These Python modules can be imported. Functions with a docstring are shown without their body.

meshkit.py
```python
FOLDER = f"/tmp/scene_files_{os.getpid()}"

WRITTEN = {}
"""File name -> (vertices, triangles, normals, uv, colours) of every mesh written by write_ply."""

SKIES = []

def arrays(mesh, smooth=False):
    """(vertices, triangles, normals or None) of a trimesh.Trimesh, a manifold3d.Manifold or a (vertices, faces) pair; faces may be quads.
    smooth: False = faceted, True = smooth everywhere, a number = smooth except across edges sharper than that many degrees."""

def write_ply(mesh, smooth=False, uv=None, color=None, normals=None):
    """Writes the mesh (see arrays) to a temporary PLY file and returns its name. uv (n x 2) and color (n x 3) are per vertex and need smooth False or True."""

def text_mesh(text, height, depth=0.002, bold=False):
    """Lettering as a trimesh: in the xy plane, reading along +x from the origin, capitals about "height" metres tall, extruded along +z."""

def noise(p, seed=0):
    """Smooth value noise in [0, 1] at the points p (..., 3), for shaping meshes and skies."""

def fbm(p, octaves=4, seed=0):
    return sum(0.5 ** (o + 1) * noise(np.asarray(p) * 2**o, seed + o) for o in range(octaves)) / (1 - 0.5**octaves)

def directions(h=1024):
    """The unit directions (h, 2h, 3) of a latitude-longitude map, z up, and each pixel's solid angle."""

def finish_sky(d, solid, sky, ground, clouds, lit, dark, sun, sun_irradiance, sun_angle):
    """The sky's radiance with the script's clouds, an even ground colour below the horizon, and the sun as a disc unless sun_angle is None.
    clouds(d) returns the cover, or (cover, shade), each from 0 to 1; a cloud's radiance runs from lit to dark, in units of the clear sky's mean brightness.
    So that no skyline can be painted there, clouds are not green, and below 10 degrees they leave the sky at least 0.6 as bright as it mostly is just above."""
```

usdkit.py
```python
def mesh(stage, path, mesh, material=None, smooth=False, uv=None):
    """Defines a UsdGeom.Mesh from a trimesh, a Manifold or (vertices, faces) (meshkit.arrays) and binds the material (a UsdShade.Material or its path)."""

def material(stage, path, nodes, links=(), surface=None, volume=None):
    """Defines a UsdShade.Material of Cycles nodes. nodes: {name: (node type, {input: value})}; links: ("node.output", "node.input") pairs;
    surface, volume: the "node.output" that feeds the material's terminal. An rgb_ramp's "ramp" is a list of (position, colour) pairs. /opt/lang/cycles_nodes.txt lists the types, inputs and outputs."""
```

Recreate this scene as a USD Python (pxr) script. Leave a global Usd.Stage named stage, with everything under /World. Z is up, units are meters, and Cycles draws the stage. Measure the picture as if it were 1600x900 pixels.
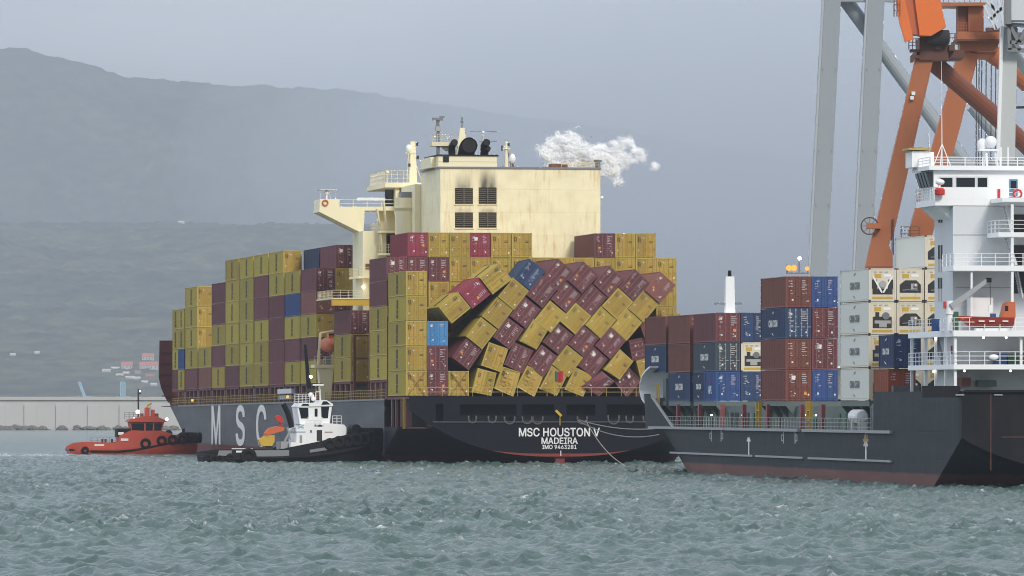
import math, random
import numpy as np, trimesh, usdkit, meshkit
from shapely.geometry import Polygon, box as sbox
from pxr import Usd, UsdGeom, UsdLux, UsdShade, Gf, Sdf, Vt

stage = Usd.Stage.CreateInMemory()
UsdGeom.SetStageUpAxis(stage, 'Z')
UsdGeom.Xform.Define(stage, '/World')
UsdGeom.Scope.Define(stage, '/World/Looks')
EYE = 6.9           # camera height above the water
FPX, HX, HY = 10318.0, 800.0, 632.0   # survey of the photograph: focal length, centre and horizon in 1600 px units
# ---------------------------------------------------------------- camera, sky, sun, exposure
cam = UsdGeom.Camera.Define(stage, '/World/camera')
cam.CreateHorizontalApertureAttr(36.0)
cam.CreateVerticalApertureAttr(20.25)
cam.CreateFocalLengthAttr(FPX / 1600 * 36)
cam.CreateVerticalApertureOffsetAttr((HY - 450) / 1600 * 36)
cam.CreateClippingRangeAttr((1.0, 60000.0))
cam.CreateExposureAttr(0.54)
UsdGeom.Xformable(cam).AddTransformOp().Set(Gf.Matrix4d(np.array([[1, 0, 0, 0], [0, 0, 1, 0], [0, -1, 0, 0], [0, 0, EYE, 1.0]]).tolist()))

SUN_DIR = np.array([0.36, -0.74, 0.57]); SUN_DIR /= np.linalg.norm(SUN_DIR)
sun = UsdLux.DistantLight.Define(stage, '/World/sun')
sun.CreateIntensityAttr(0.40)
sun.CreateAngleAttr(14.0)
sun.CreateNormalizeAttr(True)
sun.CreateColorAttr(Gf.Vec3f(1.0, 0.94, 0.85))
_z = SUN_DIR; _x = np.cross([0, 0, 1], _z); _x /= np.linalg.norm(_x); _y = np.cross(_z, _x)
UsdGeom.Xformable(sun).AddTransformOp().Set(Gf.Matrix4d(*[float(t) for r in (_x, _y, _z) for t in (*r, 0)], 0, 0, 0, 1))

SKY = dict(sky_type='single_scattering', sun_disc=False, sun_elevation=float(math.asin(SUN_DIR[2])), sun_rotation=float(math.atan2(SUN_DIR[0], SUN_DIR[1])))
skym = usdkit.material(stage, '/World/Looks/sky', {
    'tc': ('texture_coordinate', {}), 'map': ('mapping', {'scale': (4.0, 4.0, 22.0)}),
    'sky': ('sky_texture', SKY),
    'n': ('noise_texture', {'scale': 2.2, 'detail': 5.0, 'roughness': 0.55}),
    'cl': ('rgb_ramp', {'ramp': [(0.30, (4.35, 4.8, 5.6)), (0.70, (6.0, 6.35, 6.85))]}),
    # a darker rain bank low over the hills, lifting with height
    'sz': ('separate_xyz', {}), 'sn': ('noise_texture', {'scale': 5.0, 'detail': 4.0}), 'sa': ('math', {'math_type': 'multiply_add', 'value2': .045, 'value3': -.0225}), 'sb': ('math', {'math_type': 'add'}),
    'lo': ('map_range', {'range_type': 'smoothstep', 'from_min': .036, 'from_max': .068, 'to_min': .22, 'to_max': 1.0, 'clamp': True}), 'lm': ('mix_color', {'blend_type': 'multiply', 'fac': 1.0, 'use_clamp': False}),
    'zh': ('map_range', {'range_type': 'smoothstep', 'from_min': .08, 'from_max': .7, 'to_min': 1.0, 'to_max': 1.45, 'clamp': True}), 'zm': ('math', {'math_type': 'multiply'}),
    'mx': ('mix_color', {'fac': 0.93, 'use_clamp': False}),
    'bg': ('background_shader', {'strength': 0.078}),
}, [('tc.generated', 'map.vector'), ('map.vector', 'n.vector'), ('n.fac', 'cl.fac'), ('sky.color', 'mx.a'), ('cl.color', 'lm.a'), ('tc.generated', 'sz.vector'), ('tc.generated', 'sn.vector'), ('sn.fac', 'sa.value1'), ('sz.z', 'sb.value1'), ('sa.value', 'sb.value2'), ('sb.value', 'lo.value'), ('sz.z', 'zh.value'), ('lo.result', 'zm.value1'), ('zh.result', 'zm.value2'), ('zm.value', 'lm.b'), ('lm.result', 'mx.b'), ('mx.result', 'bg.color')], surface='bg.background')
dome = UsdLux.DomeLight.Define(stage, '/World/sky')
dome.CreateIntensityAttr(1.0)
UsdShade.MaterialBindingAPI.Apply(dome.GetPrim()).Bind(skym)
dome.GetPrim().SetCustomDataByKey('kind', 'structure')

# ---------------------------------------------------------------- helpers
_used = {}
WARP = None      # set while a buckled container is being built
def numbered(path):
    n = _used.get(path, 0); _used[path] = n + 1
    return path if n == 0 else f'{path}_{n:03d}'
def tag(prim, label=None, cat=None, group=None, kind=None):
    prim = prim.GetPrim() if hasattr(prim, 'GetPrim') else prim
    for k, v in (('label', label), ('category', cat), ('group', group), ('kind', kind)):
        if v: prim.SetCustomDataByKey(k, v)
    return prim
def setm(x, M):
    if M is not None:
        UsdGeom.Xformable(x).AddTransformOp().Set(Gf.Matrix4d(np.asarray(M, float).T.tolist()))
def thing(name, label, cat, M=None, group=None, kind=None):
    p = numbered('/World/' + name)
    x = UsdGeom.Xform.Define(stage, p); setm(x, M)
    tag(x, label, cat, group, kind)
    return p
def obj(parent, name, mb, mat, label=None, M=None, smooth=False, kind=None):
    """one mesh prim under parent (a path)"""
    p = numbered(f'{parent}/{name}')
    g = mb.mesh() if isinstance(mb, MB) else mb
    if WARP: g = trimesh.Trimesh(WARP(np.array(g.vertices)), g.faces, process=False)
    m = usdkit.mesh(stage, p, g, mat, smooth=smooth)
    setm(m, M)
    tag(m, label, None, None, kind)
    return p
def single(name, mb, mat, label, cat, M=None, group=None, kind=None, smooth=False):
    p = obj('/World', name, mb, mat, None, M, smooth)
    tag(stage.GetPrimAtPath(p), label, cat, group, kind)
    return p
def T(x=0, y=0, z=0):
    M = np.eye(4); M[:3, 3] = (x, y, z); return M
def R(axis, deg):
    return trimesh.transformations.rotation_matrix(math.radians(deg), {'x': [1, 0, 0], 'y': [0, 1, 0], 'z': [0, 0, 1]}[axis])

class MB:
    """collects shapes into one mesh"""
    def __init__(s): s.V, s.F, s.n = [], [], 0
    def add(s, v, f, M=None):
        v = np.asarray(v, float); f = np.asarray(f, int)
        if f.shape[1] == 4: f = np.vstack([f[:, [0, 1, 2]], f[:, [0, 2, 3]]])
        if M is not None: v = v @ M[:3, :3].T + M[:3, 3]
        s.V.append(v); s.F.append(f + s.n); s.n += len(v); return s
    def tm(s, t, M=None): return s.add(t.vertices, t.faces, M)
    def box(s, x0, x1, y0, y1, z0, z1, M=None):
        v = np.array([(x, y, z) for x in (x0, x1) for y in (y0, y1) for z in (z0, z1)], float)
        return s.add(v, [(0, 1, 3, 2), (4, 6, 7, 5), (0, 4, 5, 1), (2, 3, 7, 6), (0, 2, 6, 4), (1, 5, 7, 3)], M)
    def beam(s, p, q, w, h=None, up=(0, 0, 1), w2=None, h2=None):
        """rectangular bar from p to q; w across, h along up"""
        p, q = np.asarray(p, float), np.asarray(q, float); h = h or w; w2 = w2 or w; h2 = h2 or h
        d = q - p; d /= np.linalg.norm(d); up = np.asarray(up, float)
        if abs(d @ up) > .98: up = np.array([0, 1.0, 0]) if abs(d[1]) < .9 else np.array([1.0, 0, 0])
        a = np.cross(d, up); a /= np.linalg.norm(a); b = np.cross(a, d)
        v = [p + sx * a * w / 2 + sy * b * h / 2 for sx in (-1, 1) for sy in (-1, 1)] + [q + sx * a * w2 / 2 + sy * b * h2 / 2 for sx in (-1, 1) for sy in (-1, 1)]
        return s.add(v, [(0, 1, 3, 2), (4, 6, 7, 5), (0, 4, 5, 1), (2, 3, 7, 6), (0, 2, 6, 4), (1, 5, 7, 3)][::1])
    def tube(s, pts, r, n=8, r2=None, caps=True):
        p = np.asarray(pts, float); m = len(p)
        rad = np.broadcast_to(r, (m,)) if r2 is None else np.linspace(r, r2, m)
        t = np.gradient(p, axis=0); t /= np.linalg.norm(t, axis=1, keepdims=True) + 1e-12
        ref = np.array([0, 0, 1.0]) if np.abs(t[:, 2]).max() < .95 else (np.array([1.0, 0, 0]) if np.abs(t[:, 0]).max() < .95 else np.array([0.3, 0.9, 0.2]))
        a = np.cross(t, ref); a /= np.linalg.norm(a, axis=1, keepdims=True) + 1e-12; b = np.cross(t, a)
        an = np.arange(n) * 2 * math.pi / n
        v = p[:, None] + rad[:, None, None] * (np.cos(an)[None, :, None] * a[:, None] + np.sin(an)[None, :, None] * b[:, None])
        f = [(i * n + j, i * n + (j + 1) % n, (i + 1) * n + (j + 1) % n, (i + 1) * n + j) for i in range(m - 1) for j in range(n)]
        s.add(v.reshape(-1, 3), f)
        if caps:
            for i, flip in ((0, 1), (m - 1, 0)):
                ring = list(range(n)); tri = [(0, k + 1, k) if flip else (0, k, k + 1) for k in range(1, n - 1)]
                s.add(v[i], tri)
        return s
    def prism(s, poly, a, b, plane='xz', M=None):
        """polygon (list of 2-D points or shapely) extruded; plane xz: along y a..b; xy: along z; yz: along x"""
        g = poly if hasattr(poly, 'exterior') else Polygon(poly)
        t = trimesh.creation.extrude_polygon(g, 1.0, engine='earcut')
        v = np.array(t.vertices); f = np.array(t.faces); w = a + v[:, 2] * (b - a)
        V = {'xz': np.c_[v[:, 0], w, v[:, 1]], 'xy': np.c_[v[:, 0], v[:, 1], w], 'yz': np.c_[w, v[:, 0], v[:, 1]]}[plane]
        tt = trimesh.Trimesh(V, f, process=False)
        if tt.volume < 0: f = f[:, ::-1]
        return s.add(V, f, M)
    def lathe(s, prof, n=16, M=None):
        """profile [(r, z)] about z"""
        prof = np.asarray(prof, float); m = len(prof); an = np.arange(n) * 2 * math.pi / n
        v = np.array([(r * math.cos(t), r * math.sin(t), z) for r, z in prof for t in an])
        f = [(i * n + j, i * n + (j + 1) % n, (i + 1) * n + (j + 1) % n, (i + 1) * n + j) for i in range(m - 1) for j in range(n)]
        return s.add(v, f, M)
    def sphere(s, c, r, sub=2, sc=(1, 1, 1)):
        t = trimesh.creation.icosphere(sub, 1.0)
        return s.add(t.vertices * r * np.array(sc) + np.array(c), t.faces)
    def torus(s, c, R0, r, axis='y', n=16, m=8, arc=(0, 2 * math.pi)):
        A = np.linspace(arc[0], arc[1], n + 1)
        P = {'y': [(c[0] + R0 * math.cos(t), c[1], c[2] + R0 * math.sin(t)) for t in A], 'x': [(c[0], c[1] + R0 * math.cos(t), c[2] + R0 * math.sin(t)) for t in A], 'z': [(c[0] + R0 * math.cos(t), c[1] + R0 * math.sin(t), c[2]) for t in A]}[axis]
        P = np.array(P); nn = {'y': [0, 1, 0], 'x': [1, 0, 0], 'z': [0, 0, 1]}[axis]
        d = P - np.array(c, float); d /= np.linalg.norm(d, axis=1, keepdims=True)
        an = np.arange(m) * 2 * math.pi / m
        v = P[:, None] + r * (np.cos(an)[None, :, None] * d[:, None] + np.sin(an)[None, :, None] * np.array(nn, float))
        f = [(i * m + j, i * m + (j + 1) % m, (i + 1) * m + (j + 1) % m, (i + 1) * m + j) for i in range(n) for j in range(m)]
        return s.add(v.reshape(-1, 3), f)
    def rail(s, pts, h=1.1, step=1.5, r=.03, bars=3):
        """a guard rail along the polyline pts (posts and bars)"""
        pts = [np.asarray(p, float) for p in pts]
        for p, q in zip(pts[:-1], pts[1:]):
            L = np.linalg.norm(q - p); k = max(1, round(L / step))
            for i in range(k + 1):
                c = p + (q - p) * i / k; s.beam(c, c + [0, 0, h], 2 * r)
            for j in range(bars):
                z = np.array([0, 0, h * (j + 1) / bars]); s.beam(p + z, q + z, 1.6 * r)
        return s
    def mesh(s): return trimesh.Trimesh(np.vstack(s.V), np.vstack(s.F), process=False)
    def tri(s): return sum(len(f) for f in s.F)
def text(t, h, depth, M, bold=True, sx=1.0):
    """lettering mesh standing in the xz plane facing -y, its left foot at the origin of M"""
    m = meshkit.text_mesh(t, h, depth, bold)
    v = np.array(m.vertices); v = np.c_[v[:, 0] * sx, -v[:, 2], v[:, 1]]
    return MB().add(v, np.array(m.faces), M)
def text_width(t, h): 
    m = meshkit.text_mesh(t, h, .01, True); return float(np.ptp(m.vertices[:, 0]))

# ---------------------------------------------------------------- materials
LK = '/World/Looks/'
def paint(name, rgb, rough=.5, dirt=.35, scale=.6, rust=0.0, vary=.0, metal=0.0, spec=.4, bump=0.0, dirtc=(.25, .22, .18)):
    """painted steel: even colour, blotchy fading, streaks of grime, some rust"""
    n = {'tc': ('texture_coordinate', {}), 'm1': ('mapping', {'scale': (scale, scale, scale * .35)}),
         'n1': ('noise_texture', {'scale': 1.0, 'detail': 5.0, 'roughness': .6}),
         'r1': ('rgb_ramp', {'ramp': [(.42, (0, 0, 0)), (.78, (1, 1, 1))]}),
         'd': ('math', {'math_type': 'multiply', 'value2': dirt}),
         'base': ('mix_color', {'blend_type': 'mix', 'a': rgb, 'b': tuple(c * .55 + .45 * d * (.3 + sum(rgb)) for c, d in zip(rgb, dirtc))}),
         'p': ('principled_bsdf', {'roughness': rough, 'metallic': metal, 'specular_ior_level': spec})}
    l = [('tc.object', 'm1.vector'), ('m1.vector', 'n1.vector'), ('n1.fac', 'r1.fac'), ('r1.color', 'd.value1'), ('d.value', 'base.fac')]
    out = 'base.result'
    if vary:
        n |= {'oi': ('object_info', {}), 'mr': ('map_range', {'from_min': 0.0, 'from_max': 1.0, 'to_min': 1 - vary, 'to_max': 1 + vary}), 'hv': ('hsv', {'saturation': 1.0}),
              'oh': ('math', {'math_type': 'multiply_add', 'value2': .014, 'value3': .493}),
              'wr': ('math', {'math_type': 'multiply', 'value2': 7.13}), 'wf': ('math', {'math_type': 'fraction'})}
        l += [('oi.random', 'mr.value'), ('mr.result', 'hv.value'), (out, 'hv.color'), ('oi.random', 'wr.value1'), ('wr.value', 'wf.value1'), ('wf.value', 'oh.value1'), ('oh.value', 'hv.hue')]; out = 'hv.color'
    if rust:
        n |= {'m2': ('mapping', {'scale': (1.6, 1.6, .28)}), 'n2': ('noise_texture', {'scale': 1.3, 'detail': 8.0, 'roughness': .7}),
              'r2': ('rgb_ramp', {'ramp': [(.60 - .1 * rust, (0, 0, 0)), (.80 - .1 * rust, (1, 1, 1))]}),
              'rm': ('math', {'math_type': 'multiply', 'value2': min(1.0, rust)}),
              'rx': ('mix_color', {'b': (.20, .075, .03)})}
        l += [('tc.object', 'm2.vector'), ('m2.vector', 'n2.vector'), ('n2.fac', 'r2.fac'), ('r2.color', 'rm.value1'), ('rm.value', 'rx.fac'), (out, 'rx.a')]; out = 'rx.result'
    l.append((out, 'p.base_color'))
    if bump:
        n |= {'bn': ('noise_texture', {'scale': 9.0, 'detail': 4.0}), 'bp': ('bump', {'strength': bump, 'distance': .05})}
        l += [('tc.object', 'bn.vector'), ('bn.fac', 'bp.height'), ('bp.normal', 'p.normal')]
    return usdkit.material(stage, LK + name, n, l, surface='p.BSDF')
def lamp(name, rgb, k):
    return usdkit.material(stage, LK + name, {'e': ('emission', {'color': rgb, 'strength': k})}, [], surface='e.emission')

M = dict(
    msc_yellow=paint('msc_yellow', (.44, .335, .05), vary=.18, rust=.35, dirt=.5, dirtc=(.30, .25, .15)),
    msc_yellow_door=paint('msc_yellow_door', (.43, .285, .038), vary=.18, rust=.6, scale=1.6, dirt=.65),
    purple=paint('maroon_brown_paint', (.16, .046, .053), vary=.2, rust=.15),
    purple_door=paint('maroon_brown_door', (.128, .028, .037), vary=.2, rust=.3, scale=1.2),
    crimson=paint('crimson_paint', (.27, .03, .055), vary=.1, rust=.1),
    brown=paint('brown_red_paint', (.17, .05, .035), vary=.15, rust=.2),
    salmon=paint('faded_brick_paint', (.25, .09, .07), vary=.1, rust=.2),
    orange_brown=paint('orange_brown_paint', (.30, .065, .03), vary=.08, rust=.2),
    navy=paint('navy_paint', (.018, .045, .115), vary=.2, rust=.06),
    slate=paint('slate_paint', (.04, .06, .085), vary=.2, rust=.1),
    blue=paint('blue_paint', (.025, .075, .24), vary=.15, rust=.08),
    lightblue=paint('light_blue_paint', (.05, .22, .50), vary=.1, rust=.1),
    reefer=paint('reefer_white', (.66, .66, .60), vary=.06, rust=.1, dirt=.3),
    reefer_cream=paint('reefer_cream', (.68, .62, .48), vary=.06, rust=.55, dirt=.4),
    white_mark=paint('white_marking', (.78, .76, .74), dirt=.2), faint_mark=paint('faded_white_stencil', (.52, .47, .47), dirt=.5, scale=2.0),
    black_mark=paint('black_marking', (.025, .025, .02), dirt=.1),
    orange_mark=paint('orange_marking', (.75, .28, .04), dirt=.2),
    grey_mark=paint('grey_marking', (.16, .17, .18), dirt=.1),
    red_mark=paint('red_marking', (.6, .05, .04), dirt=.1),
    steel=paint('galvanised_steel', (.42, .41, .40), rough=.45, metal=.5, rust=.3),
    cream=paint('cream_house_paint', (.88, .80, .54), rough=.45, dirt=.28, rust=.2, scale=.12),
    cream2=paint('cream_trim_paint', (.78, .69, .46), rough=.45, dirt=.3, rust=.2),
    white=paint('white_ship_paint', (.86, .87, .88), rough=.4, dirt=.2, rust=.10, scale=.3),
    offwhite=paint('pale_grey_ship_paint', (.60, .63, .66), rough=.45, dirt=.25, rust=.12, scale=.3),
    black=paint('black_paint', (.009, .010, .013), rough=.6, dirt=.3, spec=.15),
    soot=paint('soot_black', (.008, .008, .009), rough=.8, dirt=.3),
    dark=paint('dark_interior', (.03, .03, .032), rough=.8, dirt=.4),
    rubber=paint('black_rubber', (.011, .011, .012), rough=.8, dirt=.4, bump=.5, spec=.15),
    glass=usdkit.material(stage, LK + 'dark_window_glass', {'p': ('principled_bsdf', {'base_color': (.012, .018, .022), 'roughness': .08, 'specular_ior_level': .6})}, [], surface='p.BSDF'),
    yellow=paint('safety_yellow', (.58, .36, .03), rust=.3),
    dullyellow=paint('dull_yellow_rail', (.45, .33, .08), rust=.3),
    deckred=paint('dark_red_deck_paint', (.10, .022, .022), rough=.6, dirt=.4, rust=.3),
    pillar=paint('pinkish_pillar_paint', (.24, .12, .11), rough=.55, dirt=.4, rust=.5),
    orange=paint('lifeboat_orange', (.58, .125, .035), rough=.45, dirt=.5, scale=1.2),
    tugred=paint('tug_red_paint', (.50, .065, .036), rough=.45, dirt=.55, rust=.35, scale=.9),
    crane_orange=paint('crane_orange_paint', (.41, .128, .045), rough=.5, dirt=.35, rust=.35, scale=.25),
    crane_bright=paint('crane_bright_orange', (.78, .17, .025), rough=.45, dirt=.25, rust=.1, scale=.3),
    crane_brown=paint('crane_brown_machinery', (.12, .045, .03), rough=.6, dirt=.4, rust=.5),
    crane_grey=paint('crane_blue_grey_paint', (.27, .305, .33), rough=.5, dirt=.35, rust=.12, scale=.2),
    greengrey=paint('green_grey_coaming', (.10, .135, .125), rough=.55, dirt=.5, rust=.3),
    green=paint('dark_green_paint', (.02, .10, .05), rough=.5, dirt=.3),
    grey=paint('grey_paint', (.20, .21, .22), rough=.5, dirt=.4, rust=.2),
    red=paint('red_paint', (.5, .03, .03), rough=.45, dirt=.2),
    concrete=paint('sea_wall_concrete', (.50, .50, .49), rough=.85, dirt=.35, scale=.09),
    rock=paint('wet_rock', (.16, .15, .14), rough=.8, dirt=.6, scale=.2, bump=.6),
    roof=paint('red_roof_tile', (.42, .12, .09), rough=.8, dirt=.3),
    plaster=paint('white_plaster', (.48, .47, .45), rough=.8, dirt=.3),
    lampwhite=lamp('lit_lamp_white', (1.0, .93, .75), 6.0),
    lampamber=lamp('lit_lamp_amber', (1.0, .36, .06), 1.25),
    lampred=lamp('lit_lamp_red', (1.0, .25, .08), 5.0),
)
# ---------------------------------------------------------------- the water
def water():
    rng = np.random.default_rng(5)
    g, ys = 1.0028, [120.0]
    while ys[-1] < 1000: ys.append(ys[-1] + max(.30, .0011 * ys[-1]))
    ys = np.array(ys); nx = 560
    U = np.linspace(-1, 1, nx)
    half = 14 + ys * .083
    X = U[None, :] * half[:, None]; Y = np.repeat(ys[:, None], nx, 1)
    Z = np.zeros_like(X); DX = np.zeros_like(X); DY = np.zeros_like(X)
    gx = meshkit.fbm(np.stack([X / 42, Y / 60, 0 * X], -1), 3, 11)           # gusts: calmer and rougher patches
    # wind chop from the left and away: many short-crested components
    for k in range(80):
        lam = 1.0 * (6.5 / 1.0) ** rng.random(); th = math.radians(198 + rng.normal(0, 34)); ph = rng.random() * 6.28
        a = .0142 * lam ** .62 * rng.uniform(.55, 1.25)
        kx, ky = math.cos(th) * 2 * math.pi / lam, math.sin(th) * 2 * math.pi / lam
        w = X * kx + Y * ky + ph
        near = np.clip((2.6 * lam - (half / nx * 2)[:, None]) / (1.4 * lam), 0, 1)
        A = a * (.55 + .9 * gx) * near
        Z += A * np.sin(w) ; DX += A * .75 * math.cos(th) * np.cos(w); DY += A * .75 * math.sin(th) * np.cos(w)
    far = np.clip((1000 - Y) / 200, 0, 1); edge = np.clip((1 - np.abs(U)) * 12, 0, 1)[None, :]
    fade = far * edge
    V = np.stack([X + DX * fade, Y + DY * fade, Z * fade], -1)
    i, j = np.meshgrid(np.arange(len(ys) - 1), np.arange(nx - 1), indexing='ij')
    a = i * nx + j
    F = np.stack([a, a + 1, a + nx + 1, a + nx], -1).reshape(-1, 4)
    mb = MB().add(V.reshape(-1, 3), F)
    # calm sheet all round, out to the far shore
    hw0, hw1 = half[0], half[-1]
    B = 5850
    P = np.array([(-B, -250, 0), (B, -250, 0), (-hw0, 120, 0), (hw0, 120, 0), (-hw1, ys[-1], 0), (hw1, ys[-1], 0), (-B, 120, 0), (B, 120, 0), (-B, ys[-1], 0), (B, ys[-1], 0), (-B, 19900, 0), (B, 19900, 0)], float)
    mb.add(P, [(0, 1, 7, 6), (6, 2, 4, 8), (3, 7, 9, 5), (8, 9, 11, 10)])
    mat = usdkit.material(stage, LK + 'choppy_sea_water', {
        'geo': ('geometry', {}), 'm1': ('mapping', {'scale': (1.0, .55, 1.0), 'rotation': (0, 0, .3)}),
        'n1': ('noise_texture', {'scale': 1.5, 'detail': 7.0, 'roughness': .66}),
        'n2': ('noise_texture', {'scale': .02, 'detail': 3.0}),
        'b1': ('bump', {'strength': .95, 'distance': .35}),
        'cr': ('rgb_ramp', {'ramp': [(.3, (.046, .092, .083)), (.7, (.082, .140, .128))]}),
        # foam: only on crests (mesh height), broken up by noise
        'sp': ('separate_xyz', {}), 'fz': ('map_range', {'from_min': .24, 'from_max': .46, 'to_min': 0.0, 'to_max': 1.0, 'clamp': True}),
        'fm': ('mapping', {'scale': (1.2, .5, 1.0)}), 'fn': ('noise_texture', {'scale': 1.6, 'detail': 8.0, 'roughness': .75}),
        'fr': ('rgb_ramp', {'ramp': [(.52, (0, 0, 0)), (.68, (1, 1, 1))]}), 'ff': ('math', {'math_type': 'multiply'}),
        'wd': ('vector_math', {'math_type': 'multiply_add', 'vector2': (.075, .05, 0), 'vector3': (4.95, -44.6, 0)}), 'wl': ('vector_math', {'math_type': 'length'}), 'wm': ('map_range', {'range_type': 'smoothstep', 'from_min': .2, 'from_max': 1.0, 'to_min': .75, 'to_max': 0.0, 'clamp': True}),
        'wr': ('rgb_ramp', {'ramp': [(.44, (0, 0, 0)), (.58, (1, 1, 1))]}), 'wn': ('math', {'math_type': 'multiply'}), 'wx': ('math', {'math_type': 'maximum'}),
        'w': ('principled_bsdf', {'roughness': .09, 'ior': 1.33, 'specular_ior_level': .5}),
        'foam': ('principled_bsdf', {'base_color': (.72, .75, .76), 'roughness': .8}), 'mx': ('mix_closure', {}),
    }, [('geo.position', 'm1.vector'), ('m1.vector', 'n1.vector'), ('geo.position', 'n2.vector'), ('n1.fac', 'b1.height'), ('b1.normal', 'w.normal'), ('n2.fac', 'cr.fac'), ('cr.color', 'w.base_color'),
        ('geo.position', 'sp.vector'), ('sp.z', 'fz.value'), ('geo.position', 'fm.vector'), ('fm.vector', 'fn.vector'), ('fn.fac', 'fr.fac'), ('fr.color', 'ff.value1'), ('fz.result', 'ff.value2'),
        ('geo.position', 'wd.vector1'), ('wd.vector', 'wl.vector1'), ('wl.value', 'wm.value'), ('wm.result', 'wn.value1'), ('fn.fac', 'wr.fac'), ('wr.color', 'wn.value2'), ('ff.value', 'wx.value1'), ('wn.value', 'wx.value2'), ('wx.value', 'mx.fac'), ('w.BSDF', 'mx.closure1'), ('foam.BSDF', 'mx.closure2')], surface='mx.closure')
    single('harbour_water', mb, mat, 'choppy grey green harbour water in the foreground', 'water', kind='structure', smooth=True)
water()

# ---------------------------------------------------------------- hills, far shore, breakwater
def px(x, y, Y):
    """the point at distance Y seen at photograph pixel (x, y)"""
    return np.array([(x - HX) / FPX * Y, Y, EYE + (HY - y) / FPX * Y])
def hill(name, label, ridge, Y0, Y1, Yb, seed, mat, crown, extra):
    """terrain rising from Y0 to a ridge at Y1 and falling to Yb, the ridge line given as (photo x, photo y) pairs"""
    rx = np.array([(r[0] - HX) / FPX * Y1 for r in ridge]); rz = np.array([EYE + (HY - r[1]) / FPX * Y1 for r in ridge])
    xs = np.r_[np.arange(-5900, -1650, 50.0), np.arange(-1650, 1650, 6.0), np.arange(1650, 5901, 50.0)]
    ts = np.concatenate([np.linspace(0, .7, 80)[:-1], np.linspace(.7, 1.05, 60), np.linspace(1.12, 2, 8)])
    X, Tt = np.meshgrid(xs, ts, indexing='xy')
    H = np.interp(X, rx, rz)
    Yv = np.where(Tt <= 1, Y0 + (Y1 - Y0) * Tt, Y1 + (Yb - Y1) * (Tt - 1))
    prof = np.where(Tt <= 1, 1 - (1 - Tt) ** 1.35, 1 - (Tt - 1) ** 1.5 * .8)
    P = np.stack([X / 520, Yv / 840, 0 * X], -1)
    fold = (meshkit.fbm(P, 5, seed) - .5) * 2
    Z = H * prof * (1 + .22 * fold * np.sin(np.clip(Tt, 0, 1) * math.pi)) 
    c = meshkit.fbm(np.stack([X / (crown * 2.6), Yv / (crown * 4), 0 * X], -1), 4, seed + 7)
    Z = Z + (c - .45) * crown * 2.2 * np.clip(Tt * 5, 0, 1)
    Z[0] = -.8
    V = np.stack([X + 4 * (meshkit.noise(np.stack([X / 9, Yv / 9, 0 * X], -1), 3) - .5), Yv, Z], -1).reshape(-1, 3)
    nx = len(xs); i, j = np.meshgrid(np.arange(len(ts) - 1), np.arange(nx - 1), indexing='ij'); a = i * nx + j
    return single(name, MB().add(V, np.stack([a, a + 1, a + nx + 1, a + nx], -1).reshape(-1, 4)), mat, label, 'hill', kind='structure', smooth=True), (xs, ts, V.reshape(len(ts), nx, 3))
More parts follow.
